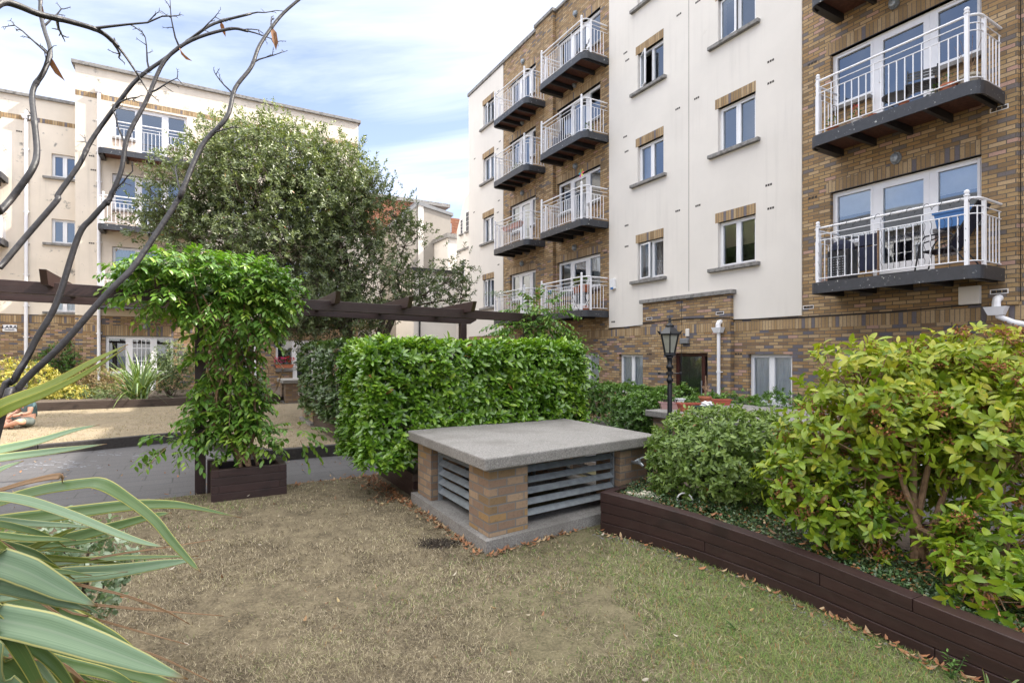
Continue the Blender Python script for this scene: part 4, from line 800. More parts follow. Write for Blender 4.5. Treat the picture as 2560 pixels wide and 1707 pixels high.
ft = thing('folding_table', 'small black folding table beside the slat chair on the flower balcony', 'table', RBp(-4.75, -.4, zb2 - .03), R(-60)); MB().lathe([(.22, .42), (.22, .44)], 16).build('table_top', 'black_metal', ft); m = MB(); m.tube([(-.18, 0, 0), (.18, 0, .42)], .01, 6); m.tube([(.18, 0, 0), (-.18, 0, .42)], .01, 6); m.build('leg', 'black_metal', ft)
# first-floor right balcony: recliner, blue box, stove, panel, string lights
rc = thing('garden_chair', 'black reclining garden chair with tubular arms at the right end of the lowest right-hand balcony', 'chair', RBp(-3.95, -.45, zb1 - .03), R(-60)); m = MB()
for y in (-.22, .22):
    m.tube([(-.42, y, 0), (-.33, y, .5), (-.27, y, .60), (.05, y, .62), (.12, y, .55)], .013, 8); m.tube([(.35, y, 0), (.1, y, .38), (-.32, y, .36)], .013, 8); m.tube([(.02, y, .36), (.42, y, 1.02)], .014, 8); m.tube([(-.28, y, .5), (-.1, y, .55), (.05, y, .5)], .01, 6)
m.tube([(.42, -.22, 1.02), (.42, .22, 1.02)], .014, 8); m.build('frame', 'black_metal', rc)
m = MB(); m.obox((.23, 0, .70), (.19, 0, .31), (0, .21, 0), (-.008, 0, .005)); m.build('backrest', 'navy_fabric', rc); MB().box(-.33, .06, -.21, .21, .36, .375).build('seat', 'navy_fabric', rc)
bx = trough('blue plastic storage box resting on the ledge behind the reclining chair', RBp(-3.98, -.16, 3.66), R(-60), .55, .3, .28, 'blue_plastic'); bx.name = 'storage_box'; bx['category'] = 'box'
bq = thing('patio_heater', 'black domed stove with perforated door at the left end of the lowest right-hand balcony', 'stove', RBp(-5.6, -.5, zb1 - .03), R(-60)); m = MB(); m.box(-.19, .19, -.17, .17, .0, .62); m.build('body', 'black_metal', bq, bev=.02)
m = MB(); m.lathe([(.2, .62), (.19, .72), (.14, .78), (.04, .82)], 16); m.build('lid', 'navy_fabric', bq); m = frame_mb(-.16, .16, .12, .5, -.19, -.17, .02)
for i in range(5):
    for j in range(7): m.box(-.13 + i * .055, -.105 + i * .055, -.182, -.17, .16 + j * .046, .175 + j * .046)
m.build('door', 'galv', bq)
pn = thing('folded_panel', 'dark blue folded panel leaning beside the stove on the lowest right-hand balcony', 'panel', RBp(-5.15, -.5, zb1 - .03), R(-60)); MB().box(-.16, .16, -.02, .02, .2, .62).build('lower_leaf', 'navy_fabric', pn, bev=.01); MB().box(-.16, .16, -.02, .02, .64, .84).build('upper_leaf', 'navy_fabric', pn, bev=.01); MB().box(.15, .17, -.02, .02, 0, .9).build('leg', 'pale_stem', pn)
m = MB(); pts = []
for i in range(230):
    x = -5.85 + 2.35 * i / 229; a = i * .55; pts.append(RBp(x, -.905 + .035 * math.sin(a), zb1 + 1.0 + .04 * math.cos(a) - (.06 if i % 23 > 17 else 0)))
m.tube(pts, .004, 4)
for q in range(26):
    x = -5.8 + q * .0885; pts = [RBp(x + .012 * math.sin(j * 1.9), -.92 + .012 * math.cos(j * 1.9), zb1 + .1 + j * .055) for j in range(13)]; m.tube(pts, .0035, 4)
m = m.build('string_lights', 'black_rubber'); tag(m, 'dark fairy-light wire wound along the white rail of the lowest right-hand balcony', 'string lights')
# near brick-bay balconies
tp_ = trough('long terracotta window trough of white blooms on the rail of the second-floor left balcony', RBp(-17.3, -.78, 6.22), R(-60), 1.3, .2, .16, 'terracotta'); leafy(tp_, (0, 0, .2, .12, 5), 'white_petal', 21, 120, .03); leafy(tp_, (0, 0, .16, .12, 5), 'geranium_leaf', 22, 160, .05)
tb = thing('garden_table', 'black wrought-iron balcony table under the big terracotta pot', 'table', RBp(-13.5, -.5, zb1 - .03), R(-60)); m = MB(); m.box(-.35, .35, -.22, .22, .58, .6); m.build('table_top', 'black_metal', tb); m = MB()
for x in (-.3, .3): m.tube([(x, -.18, 0), (x, .18, .58)], .01, 6); m.tube([(x, .18, 0), (x, -.18, .58)], .01, 6)
m.build('leg', 'black_metal', tb)
p = pot('plant_pot', 'large terracotta pot on the iron table of the lowest bay balcony', 'plant pot', RBp(-13.35, -.5, zb1 + .57), .17, .24, 'terracotta'); leafy(p, (0, 0, .34, .14), 'geranium_leaf', 31, 60, .09)
p = pot('plant_pot', 'terracotta pot with spiky leaves beside the large pot', 'plant pot', RBp(-13.72, -.5, zb1 + .57), .14, .2, 'terracotta'); leafy(p, (0, 0, .36, .12), 'olive_leaf', 32, 50, .13)
pot('plant_pot', 'blue pot hung on the rail at the left of the lowest bay balcony', 'plant pot', RBp(-14.9, -.75, zb1 + .66), .08, .13, 'blue_plastic'); pot('plant_pot', 'terracotta pot on the floor at the right corner of the lowest bay balcony', 'plant pot', RBp(-13.05, -.7, zb1 - .03), .12, .16, 'terracotta')
cv_ = crumple('covered_barbecue', 'bulky navy covered barbecue on the third-floor bay balcony', 'barbecue cover', RBp(-14.55, -.5, 8.24), .36, 'navy_fabric', 8, (1.0, .8, 1.25))
p = pot('plant_pot', 'dark pot with a green bush in the right corner of the third-floor bay balcony', 'plant pot', RBp(-13.05, -.55, 8.23), .1, .16, 'green_plastic'); leafy(p, (0, 0, .26, .15), 'geranium_leaf', 41, 80, .06)
p = trough('dark trough of yellow-green leaves on the third-floor balcony of the left bay', RBp(-17.0, -.75, 8.24), R(-60), .8, .18, .15, 'green_plastic'); leafy(p, (0, 0, .2, .11, 3), 'olive_leaf', 42, 90, .07)
fold_chair('black bistro chair on the top bay balcony', RBp(-13.5, -.45, 10.6), R(-80)); fold_chair('black bistro chair on the lowest bay balcony left of the iron table', RBp(-14.35, -.5, zb1 - .03), R(-20))
sw = thing('wind_spinner', 'multicoloured flower wind spinner on the second-floor bay balcony post', 'wind spinner', RBp(-12.97, -.9, 6.72), R(-60)); MB().tube([(0, 0, -.1), (0, 0, .3)], .006, 6).build('stick', 'white_plastic', sw)
for i, c_ in enumerate(((.6, .03, .03), (.6, .35, .02), (.03, .35, .08), (.03, .3, .4), (.7, .1, .3), (.5, .5, .05))):
    M['sp%d' % i] = simple('spinner_petal_%d' % i, c_, .4, var=.05); a = i * math.pi / 3; m = MB(); m.add([(0, -.012, .3), (.1 * math.cos(a - .35), -.02, .3 + .1 * math.sin(a - .35)), (.14 * math.cos(a), -.012, .3 + .14 * math.sin(a)), (.1 * math.cos(a + .35), -.004, .3 + .1 * math.sin(a + .35))], [(0, 1, 2, 3)]); m.build('petal', 'sp%d' % i, sw)
tk = thing('trailing_plant', 'variegated creeper trailing along the rail of the lowest left bay balcony', 'plant', RBp(-17.3, -.92, zb1 + .9)); leafy(tk, (0, 0, 0, .12, 8), 'variegated', 51, 420, .055)
# window box on the far ground floor
wb = trough('terracotta window box of red and pink geraniums on the far ground-floor sill', P(24.5 - .1, 3.05, 1.02), R(30), .75, .2, .15, 'terracotta'); leafy(wb, (0, 0, .22, .14, 3), 'geranium_leaf', 61, 140, .06); leafy(wb, (-.15, 0, .33, .12, 2.4), 'pink_petal', 62, 110, .05); leafy(wb, (.2, 0, .36, .11, 2), 'red_petal', 63, 100, .05)
tb_ = thing('topiary_ball', 'round clipped pot plant standing behind the far window pane', 'plant', P(24.5 + .3, 3.1, 1.1)); leafy(tb_, (0, 0, .3, .3), 'dark_leaf', 64, 420, .07)

# ---------------------------------------------------------------- seated people
def skin_mesh(name, joints, edges, m, parent, root=0, sub=2):
    me = bpy.data.meshes.new(name); me.from_pydata([j[:3] for j in joints], edges, []); me.materials.append(M[m]); o = bpy.data.objects.new(name, me); COL.objects.link(o); o.parent = parent
    md = o.modifiers.new('skin', 'SKIN'); md.use_smooth_shade = True
    for i, j in enumerate(joints): me.skin_vertices[0].data[i].radius = (j[3], j[4] if len(j) > 4 else j[3]); me.skin_vertices[0].data[i].use_root = (i == root)
    s = o.modifiers.new('sub', 'SUBSURF'); s.levels = sub; s.render_levels = sub; return o
def seated(label, loc, rz, skin, shirt, shorts, hair, sc=1.0):
    t = thing('person', label, 'person', loc, rz); t.scale = (sc,) * 3
    # x right, -y forward; cross-legged, leaning a little forward
    J = [(0, .05, .12, .13, .11), (0, .06, .30, .13, .10), (0, .02, .46, .15, .10), (0, -.02, .56, .055), (0, -.05, .63, .05),
         (.19, .0, .50, .055), (.27, -.05, .30, .042), (.07, -.26, .25, .03), (-.19, .0, .50, .055), (-.27, -.05, .30, .042), (-.07, -.27, .24, .03),
         (.12, -.02, .11, .09), (.38, -.26, .16, .062), (.06, -.34, .06, .045), (-.06, -.36, .04, .035), (-.12, -.02, .11, .09), (-.38, -.26, .16, .062), (-.06, -.28, .07, .045), (.08, -.26, .05, .035)]
    E_ = [(0, 1), (1, 2), (2, 3), (3, 4), (2, 5), (5, 6), (6, 7), (2, 8), (8, 9), (9, 10), (0, 11), (11, 12), (12, 13), (13, 14), (0, 15), (15, 16), (16, 17), (17, 18)]
    body = skin_mesh('body', J, E_, skin, t)
    S = [(0, .06, .16, .15, .12), (0, .065, .30, .145, .115), (0, .02, .46, .165, .115), (0, -.015, .535, .075), (.195, .0, .50, .07), (.245, -.03, .38, .066), (-.195, .0, .50, .07), (-.245, -.03, .38, .066)]
    skin_mesh('shirt', S, [(0, 1), (1, 2), (2, 3), (2, 4), (4, 5), (2, 6), (6, 7)], shirt, t)
    H = [(0, .05, .12, .145, .12), (.12, -.02, .115, .105), (.32, -.2, .155, .082), (-.12, -.02, .115, .105), (-.32, -.2, .155, .082)]
    skin_mesh('shorts', H, [(0, 1), (1, 2), (0, 3), (3, 4)], shorts, t)
    bm = bmesh.new(); bmesh.ops.create_uvsphere(bm, u_segments=20, v_segments=14, radius=.1)
    for v in bm.verts:
        v.co.x *= .80; v.co.y *= .95; v.co.z *= 1.18
        if v.co.z < 0: v.co.x *= 1 + v.co.z * 2.2; v.co.y *= 1 + v.co.z * 1.2
        if v.co.y < -.07 and abs(v.co.x) < .016 and -.03 < v.co.z < .02: v.co.y -= .016
    me = bpy.data.meshes.new('head'); bm.to_mesh(me); bm.free(); me.polygons.foreach_set('use_smooth', [True] * len(me.polygons)); me.materials.append(M[skin]); h = bpy.data.objects.new('head', me); COL.objects.link(h); h.parent = t; h.location = (0, -.07, .72); h.rotation_euler = (R(20), 0, 0)
    m = MB(); 
    for s in (-1, 1): m.lathe([(.004, -.02), (.014, 0), (.004, .025)], 8, (s * .078, .01, 0))
    m.build('ear', skin, h, smooth=True); m = MB()
    for s in (-1, 1): m.lathe([(.002, -.006), (.008, 0), (.002, .006)], 8, (s * .03, -.088, .012))
    m.box(-.022, .022, -.093, -.084, -.052, -.046); m.build('face_features', 'dark_twig', h)
    bm = bmesh.new(); bmesh.ops.create_uvsphere(bm, u_segments=18, v_segments=12, radius=.108)
    for v in list(bm.verts):
        v.co.x *= .83; v.co.z *= 1.17
        if v.co.y < -.02 and v.co.z < .055: v.co.y = -.02 + (v.co.y + .02) * .2
        if v.co.z < -.04: v.co *= .7
    me = bpy.data.meshes.new('hair'); bm.to_mesh(me); bm.free(); me.polygons.foreach_set('use_smooth', [True] * len(me.polygons)); me.materials.append(M[hair]); o = bpy.data.objects.new('hair', me); COL.objects.link(o); o.parent = h
    for s, w, f in ((1, J[7], J[14]), (-1, J[10], J[18])):
        hj = [(w[0], w[1], w[2], .024, .03), (w[0] - s * .05, w[1] - .03, w[2] - .01, .034, .016)]; he = [(0, 1)]
        for q in range(4): hj += [(hj[1][0] - s * (.035 + .004 * (1.5 - abs(q - 1.5))), hj[1][1] - .02 + .017 * q - .02, w[2] - .025 - .003 * q, .009), (hj[1][0] - s * .058, hj[1][1] - .03 + .016 * q, w[2] - .055, .008)]; k_ = len(hj); he += [(1, k_ - 2), (k_ - 2, k_ - 1)]
        hj.append((w[0] - s * .02, w[1] - .055, w[2] - .02, .010)); hj.append((w[0] - s * .045, w[1] - .075, w[2] - .045, .009)); k_ = len(hj); he += [(0, k_ - 2), (k_ - 2, k_ - 1)]
        skin_mesh('hand', hj, he, skin, t, sub=1)
        fj = [(f[0], f[1], f[2], .034), (f[0] - s * .07, f[1] - .035, f[2] - .005, .036, .026), (f[0] - s * .13, f[1] - .05, f[2] - .008, .026, .016)]; skin_mesh('foot', fj, [(0, 1), (1, 2)], skin, t, sub=1)
    return t
man = seated('person in teal T-shirt and dark shorts sitting cross-legged on the sunlit far lawn', Vector((-10.02, 11.15, .1)), R(-28), 'skin', 'teal_cloth', 'khaki_cloth', 'hair')
MB().lathe([(.036, -.012), (.036, .012)], 10, (.19, -.14, .28)).build('wristband', 'black_rubber', man)
seated('person in bright pink clothes sitting at the left edge of the far lawn', Vector((-10.62, 11.0, .1)), R(40), 'skin', 'pink_cloth', 'pink_cloth', 'hair', .85)
# ---------------------------------------------------------------- foliage
G = np.random.default_rng(11)
def leaf_tpl(w, fold=.25, bend=.15, detail=2):
    if detail == 0: ts, ws = [0, .45, 1], [0, 1, 0]
    elif detail == 1: ts, ws = [0, .3, .68, 1], [0, .92, .85, 0]
    else: ts, ws = [0, .18, .42, .68, .88, 1], [0, .62, 1, .92, .5, 0]
    V = []; F = []; rows = []
    for t, k in zip(ts, ws):
        z = -bend * t * t; h = w / 2 * k
        if k == 0: rows.append([len(V)]); V.append((t, 0, z))
        else: rows.append([len(V), len(V) + 1, len(V) + 2]); V += [(t, h, z + fold * h), (t, 0, z), (t, -h, z + fold * h)]
    for a, b in zip(rows, rows[1:]):
        if len(a) == 1: F += [(a[0], b[1], b[0]), (a[0], b[2], b[1])]
        elif len(b) == 1: F += [(a[0], a[1], b[0]), (a[1], a[2], b[0])]
        else: F += [(a[0], a[1], b[1]), (a[0], b[1], b[0]), (a[1], a[2], b[2]), (a[1], b[2], b[1])]
    return np.array(V, float), np.array(F, int)
TPL = {'laurel': leaf_tpl(.38, .3, .18), 'oval': leaf_tpl(.48, .3, .2), 'vine': leaf_tpl(.42, .25, .3), 'far': leaf_tpl(.42, .3, .15, 0), 'mid': leaf_tpl(.42, .3, .2, 1), 'narrow': leaf_tpl(.3, .3, .2, 0), 'petal': leaf_tpl(.9, .1, .1, 0), 'small': leaf_tpl(.55, .25, .1, 1), 'dry': leaf_tpl(.42, -.7, -.35, 1)}
def unit(a): return a / np.maximum(np.linalg.norm(a, axis=-1, keepdims=True), 1e-9)
def leaves(name, mat_, parent, pos, dr, up, size, tpl, rnd, org=(0, 0, 0), smooth=True):
    rnd = np.where(G.uniform(0, 1, len(pos)) < .003, 1.0, np.minimum(rnd, .955))
    V, F = TPL[tpl] if isinstance(tpl, str) else tpl
    dr = unit(dr); up = unit(up - dr * (up * dr).sum(-1, keepdims=True)); sd = np.cross(up, dr); n, k = len(pos), len(V)
    size = np.broadcast_to(np.asarray(size, float), (n,))[:, None, None]
    vs = pos[:, None, :] - np.array(org)[None, None] + size * (dr[:, None] * V[None, :, 0:1] + sd[:, None] * V[None, :, 1:2] + up[:, None] * V[None, :, 2:3])
    fs = (F[None] + (np.arange(n) * k)[:, None, None]).reshape(-1, 3)
    return trimesh(name, mat_, parent, vs.reshape(-1, 3), fs, np.repeat(rnd, k), smooth)
def trimesh(name, mat_, parent, vs, fs, rnd=None, smooth=True):
    me = bpy.data.meshes.new(name); me.vertices.add(len(vs)); me.vertices.foreach_set('co', vs.astype(np.float32).ravel())
    me.loops.add(fs.size); me.loops.foreach_set('vertex_index', fs.astype(np.int32).ravel()); me.polygons.add(len(fs)); me.polygons.foreach_set('loop_start', np.arange(0, fs.size, 3, dtype=np.int32))
    if smooth: me.polygons.foreach_set('use_smooth', np.ones(len(fs), bool))
    if rnd is not None: at = me.attributes.new('rnd', 'FLOAT', 'POINT'); at.data.foreach_set('value', np.asarray(rnd, np.float32))
    me.update(calc_edges=True); me.materials.append(M[mat_] if isinstance(mat_, str) else mat_)
    o = bpy.data.objects.new(name, me); COL.objects.link(o)
    if parent is not None: o.parent = parent
    return o
def fbm(p, s, seed=0.0):
    q = p * s + seed; return (np.sin(q[..., 0] * 1.3 + 1.7 * np.sin(q[..., 1] * .9 + seed)) + np.sin(q[..., 1] * 1.7 + 1.3 * np.sin(q[..., 2] * 1.1)) + np.sin(q[..., 2] * 1.5 + 1.5 * np.sin(q[..., 0] * .8 + 2))) / 3
def shoots(pts, dirs, n, stem, pitch, droop=0.0, pairs=False, jit=.25):
    """n leaves along each curved shoot; returns positions, directions, normals, shoot index, fraction"""
    S = len(pts); d = unit(dirs); t = np.linspace(.15, 1, n)[None, :, None]
    P_ = pts[:, None] + d[:, None] * stem * t + np.array([0, 0, -1.0]) * droop * stem * t ** 2
    tan = unit(d[:, None] + np.array([0, 0, -2.0]) * droop * t)
    a0 = np.cross(tan, np.array([0.13, .21, .97])); a0 = unit(a0); b0 = np.cross(tan, a0)
    k = np.arange(n)[None, :]; ph = G.uniform(0, 6.28, (S, 1))
    if pairs: ang = (k % 2) * math.pi + G.normal(0, .25, (S, n)) + 0 * ph
    else: ang = ph + k * 2.4 + G.normal(0, .2, (S, n))
    rad = a0 * np.cos(ang)[..., None] + b0 * np.sin(ang)[..., None]
    pt = pitch + G.normal(0, jit * .5, (S, n, 1)); ld = tan * np.cos(pt) + rad * np.sin(pt); lu = tan * np.sin(pt) - rad * np.cos(pt)
    if pairs: lu = np.broadcast_to(np.array([0, 0, 1.0]), ld.shape) + 0 * lu + .35 * np.cross(ld, tan)
    ld = ld + G.normal(0, jit * .4, ld.shape); lu = lu + G.normal(0, jit * .5, lu.shape)
    if droop: ld = ld + np.array([0, 0, -.5 * droop])
    idx = np.repeat(np.arange(S), n)
    return P_.reshape(-1, 3), ld.reshape(-1, 3), lu.reshape(-1, 3), idx, np.tile(np.linspace(.15, 1, n), S)
LM = lambda n, *a, **k: M.__setitem__(n, leafmat(n, *a, **k))
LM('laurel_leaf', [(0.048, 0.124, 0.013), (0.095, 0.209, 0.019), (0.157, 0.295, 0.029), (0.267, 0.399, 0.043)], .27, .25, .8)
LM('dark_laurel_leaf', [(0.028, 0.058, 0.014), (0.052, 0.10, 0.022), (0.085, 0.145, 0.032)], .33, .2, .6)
LM('hedge_leaf', [(0.043, 0.102, 0.015), (0.076, 0.162, 0.022), (0.119, 0.221, 0.032)], .4, .25)
LM('vine_leaf', [(0.045, 0.120, 0.020), (0.079, 0.177, 0.026), (0.128, 0.243, 0.032), (0.256, 0.354, 0.040)], .4, .3)
LM('tree_leaf', [(0.060, 0.084, 0.038), (0.108, 0.138, 0.060), (0.174, 0.210, 0.084), (0.336, 0.360, 0.120)], .38, .25)
LM('dome_leaf', [(0.085, 0.145, 0.03), (0.14, 0.215, 0.042), (0.21, 0.29, 0.062)], .45, .25)
LM('yellow_leaf', [(0.093, 0.178, 0.017), (0.178, 0.272, 0.020), (0.281, 0.340, 0.025), (0.425, 0.399, 0.043)], .4, .3)
LM('euonymus_leaf', [(0.14, 0.20, 0.03), (0.34, 0.31, 0.05), (0.52, 0.42, 0.08), (0.10, 0.15, 0.03)], .45, .3)
LM('green_leaf', [(0.045, 0.11, 0.02), (0.08, 0.17, 0.03), (0.12, 0.22, 0.05)], .45, .3)
LM('rusty_leaf', [(0.16, 0.13, 0.05), (0.24, 0.15, 0.07), (0.13, 0.15, 0.05), (0.30, 0.19, 0.10)], .5, .25)
LM('juniper_leaf', [(0.07, 0.11, 0.04), (0.11, 0.15, 0.05), (0.16, 0.19, 0.07)], .55, .2)
LM('silver_leaf', [(0.10, 0.16, 0.10), (0.22, 0.28, 0.22), (0.34, 0.38, 0.33)], .5, .25)
LM('variegated', [(0.10, 0.17, 0.08), (0.25, 0.33, 0.22), (0.48, 0.54, 0.44)], .5, .25)
LM('dark_leaf', [(0.015, 0.035, 0.012), (0.03, 0.06, 0.02)], .45, .2); LM('geranium_leaf', [(0.05, 0.11, 0.025), (0.09, 0.17, 0.04)], .5, .3); LM('olive_leaf', [(0.10, 0.14, 0.03), (0.19, 0.20, 0.05)], .5, .3)
LM('red_petal', [(0.55, 0.012, 0.012), (0.7, 0.03, 0.03)], .5, .2, tint=(1, .6, .6)); LM('pink_petal', [(0.65, 0.03, 0.16), (0.8, 0.10, 0.28)], .5, .2, tint=(1, .6, .8)); LM('white_petal', [(0.7, 0.7, 0.66), (0.8, 0.8, 0.76)], .5, .2, tint=(1, 1, 1))
LM('cover_leaf', [(0.028, 0.055, 0.024), (0.05, 0.095, 0.036), (0.08, 0.14, 0.05), (0.25, 0.085, 0.03)], .35, .15)
LM('dry_leaf', [(0.22, 0.085, 0.035), (0.36, 0.16, 0.07), (0.17, 0.09, 0.05), (0.42, 0.30, 0.17)], .7, .15, tint=(1, .8, .5))
LM('pale_litter', [(0.26, 0.20, 0.13), (0.42, 0.38, 0.31), (0.33, 0.24, 0.09), (0.24, 0.12, 0.06)], .7, .1, tint=(1, .9, .7))
LM('grass_blade', [(0.075, 0.056, 0.038), (0.20, 0.158, 0.105), (0.50, 0.425, 0.30), (0.29, 0.30, 0.11), (0.15, 0.215, 0.052), (0.08, 0.17, 0.03)], .65, .2, .3, (1, 1, .6))
LM('far_blade', [(0.246, 0.196, 0.119), (0.357, 0.293, 0.183), (0.442, 0.374, 0.246), (0.212, 0.200, 0.093)], .7, .2, .3, (1, 1, .6))
LM('seed_head', [(0.24, 0.085, 0.03), (0.38, 0.17, 0.07), (0.16, 0.06, 0.028)], .8, .1, tint=(1, .8, .5))
for par, pts, mn, seed, n, s in PEND:
    g_ = np.random.default_rng(seed); p = g_.normal(0, 1, (n, 3)); p = unit(p) * (g_.uniform(.3, 1, (n, 1)) ** .5); st = pts[4] if len(pts) > 4 else 1
    p = p * pts[3] * np.array([st, 1, 1.0]); d = p / np.array([st, 1, 1]) + g_.normal(0, .04, p.shape) + np.array([0, 0, .03]); u = np.array([0, 0, 1.0]) + g_.normal(0, .5, p.shape)
    leaves('flowers' if 'petal' in mn else 'foliage', mn, par, p + np.array(pts[:3]), d, u, g_.uniform(.7, 1.2, n) * s, 'petal' if 'petal' in mn else 'small', g_.uniform(0, 1, n))

def box_shell(n, ax0, ax1, ay0, ay1, az0, az1, faces):
    """random points + outward normals on chosen faces of a box (local b, a, z)"""
    ar = {'t': (ax1 - ax0) * (ay1 - ay0), 'f': (ax1 - ax0) * (az1 - az0), 'k': (ax1 - ax0) * (az1 - az0), 'l': (ay1 - ay0) * (az1 - az0), 'r': (ay1 - ay0) * (az1 - az0)}
    tot = sum(ar[f] for f in faces); Pp = []; Nn = []
    for f in faces:
        k = int(n * ar[f] / tot); u, v = G.uniform(0, 1, (2, k)); X = ax0 + u * (ax1 - ax0); o = np.ones(k)
        if f == 't': q = [X, ay0 + v * (ay1 - ay0), az1 * o]; m = (0, 0, 1)
        elif f == 'f': q = [X, ay0 * o, az0 + v * (az1 - az0)]; m = (0, -1, 0)
        elif f == 'k': q = [X, ay1 * o, az0 + v * (az1 - az0)]; m = (0, 1, 0)
        elif f == 'l': q = [ax0 * o, ay0 + u * (ay1 - ay0), az0 + v * (az1 - az0)]; m = (-1, 0, 0)
        else: q = [ax1 * o, ay0 + u * (ay1 - ay0), az0 + v * (az1 - az0)]; m = (1, 0, 0)
        Pp.append(np.stack(q, 1)); Nn.append(np.tile(np.array(m, float), (k, 1)))
    return np.concatenate(Pp), np.concatenate(Nn)
def hedge(name, label, b0, b1, a0, a1, z0, z1, n_sh, leaf, mat_, tpl='laurel', faces='tflr', lump=.10, nl=8, cat='hedge', under=0.0, light_top=.36):
    t = thing(name, label, cat, P(a0, b0, max(z0, 0)), R(30)); W, D = b1 - b0, a1 - a0; zoff = max(z0, 0)
    p, nrm = box_shell(n_sh, 0, W, 0, D, z0 - zoff, z1 - zoff, faces)
    # round the long edges a little and add lumps
    lum = fbm(p, 3.1, n_sh % 7) * lump + fbm(p, 8, 3) * lump * .5 + G.normal(0, lump * .35, len(p))
    edge = np.clip((p[:, 2] - (z1 - zoff - .22)) / .22, 0, 1) * (nrm[:, 2] < .5); p = p + nrm * lum[:, None] - nrm * (edge ** 2 * .12)[:, None]
    ct = np.array([W / 2, D / 2, 0]); near = np.minimum(np.minimum(p[:, 0], W - p[:, 0]), np.minimum(p[:, 1], D - p[:, 1])); top = nrm[:, 2] > .5
    p[top, 2] -= np.clip(.18 - near[top], 0, .18) ** 2 * 3
    d = nrm * .78 + np.array([0, 0, .66]) + G.normal(0, .32, p.shape)
    pos, ld, lu, idx, fr = shoots(p - unit(d) * leaf * .55, d, nl, leaf * .7, .98)
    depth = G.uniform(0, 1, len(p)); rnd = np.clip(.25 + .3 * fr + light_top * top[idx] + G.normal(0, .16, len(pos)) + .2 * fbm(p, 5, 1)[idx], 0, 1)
    leaves('foliage', mat_, t, pos, ld, lu, leaf * G.uniform(.7, 1.15, len(pos)), tpl, rnd)
    # inner leaves and twigs filling the body
    k = int(n_sh * 2.2); q = np.stack([G.uniform(.06, W - .06, k), G.uniform(.06, D - .06, k), G.uniform(z0 - zoff + .03, z1 - zoff - .06, k)], 1)
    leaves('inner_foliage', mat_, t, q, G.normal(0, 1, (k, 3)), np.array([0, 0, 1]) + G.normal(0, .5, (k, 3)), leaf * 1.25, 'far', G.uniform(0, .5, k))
    m = MB()
    for i in range(int(W * 9)):
        x, y = G.uniform(.15, W - .15), G.uniform(.15, D - .15); m.tube([(x, y, z0 - zoff - .05), (x + G.normal(0, .08), y + G.normal(0, .08), (z1 - zoff) * .5), (x + G.normal(0, .2), y + G.normal(0, .2), z1 - zoff - .08)], [.014, .010, .004], 5)
    m.build('stem', 'bark', t); return t
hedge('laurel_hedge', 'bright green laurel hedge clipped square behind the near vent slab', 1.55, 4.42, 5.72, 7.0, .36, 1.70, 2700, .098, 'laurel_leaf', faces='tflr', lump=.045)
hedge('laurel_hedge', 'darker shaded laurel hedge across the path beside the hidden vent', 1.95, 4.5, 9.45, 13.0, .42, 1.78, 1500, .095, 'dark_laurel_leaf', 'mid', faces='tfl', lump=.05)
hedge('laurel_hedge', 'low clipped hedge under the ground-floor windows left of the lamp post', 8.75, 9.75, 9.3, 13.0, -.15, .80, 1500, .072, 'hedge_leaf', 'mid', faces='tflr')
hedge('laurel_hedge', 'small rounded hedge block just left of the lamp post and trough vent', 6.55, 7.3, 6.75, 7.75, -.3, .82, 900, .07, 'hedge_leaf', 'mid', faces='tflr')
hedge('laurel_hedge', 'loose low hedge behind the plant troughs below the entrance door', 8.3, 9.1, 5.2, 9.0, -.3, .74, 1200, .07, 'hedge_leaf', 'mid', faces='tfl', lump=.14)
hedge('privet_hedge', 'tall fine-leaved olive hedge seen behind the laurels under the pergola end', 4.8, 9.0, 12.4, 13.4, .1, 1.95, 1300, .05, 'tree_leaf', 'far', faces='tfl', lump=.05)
# climbers
def climber(name, label, base, spec, leaf, mat_, tpl='vine', stems=(), nl=11, stem=.34):
    t = thing(name, label, 'climbing plant', base); B = np.array(base)
    PP = []; DD = []
    for (c, r, n, out) in spec:
        u_ = unit(G.normal(0, 1, (n, 3))); rad = G.uniform(.45, 1, (n, 1)) ** .6; p = np.array(c) + u_ * np.array(r) * rad * (1 + .18 * fbm(u_, 3, n % 5)[:, None])
        PP.append(p); DD.append(u_ * np.array([1, 1, .45]) + np.array([0, 0, out]) + G.normal(0, .25, (n, 3)))
    p, d = np.concatenate(PP), np.concatenate(DD)
    pos, ld, lu, idx, fr = shoots(p, d, nl, stem, 1.0, .32, True, .3)
    rnd = np.clip(.25 + .35 * G.uniform(0, 1, len(p))[idx] + .18 * fr + G.normal(0, .12, len(pos)), 0, 1)
    leaves('foliage', mat_, t, pos, ld, lu, leaf * G.uniform(.65, 1.15, len(pos)) * (1.1 - .35 * fr), tpl, rnd, B)
    m = MB(); 
    for i in range(0, len(p), 3):
        a = p[i] - B; dd = unit(d[i]); m.tube([a, a + dd * stem * .5 + np.array([0, 0, -.08 * stem]), a + dd * stem + np.array([0, 0, -.32 * stem])], [.004, .003, .0015], 4)
    m.build('shoot', 'pale_stem', t)
    if stems:
        m = MB()
        for s in stems: m.tube([Vector(q) - Vector(base) for q in s[0]], s[1], 7)
        m.build('stem', 'pale_stem', t)
    return t
vc = P(7.15, .32)
def tw(a, b, z): return tuple(P(a, b, z))
st = []
for i in range(9):
    a = G.uniform(0, 6.28); r = .05; x0 = P(6.93 + .1 * math.cos(a), .5 + .1 * math.sin(a)); mid = P(7.05 + G.normal(0, .1), .35 + G.normal(0, .14)); tp2 = P(7.2 + G.normal(0, .2), .2 + G.normal(0, .4))
    st.append(([(x0.x, x0.y, .25), (mid.x + G.normal(0, .05), mid.y, .8), (mid.x, mid.y, 1.4), (tp2.x, tp2.y, 2.25)], [.02, .016, .013, .009]))
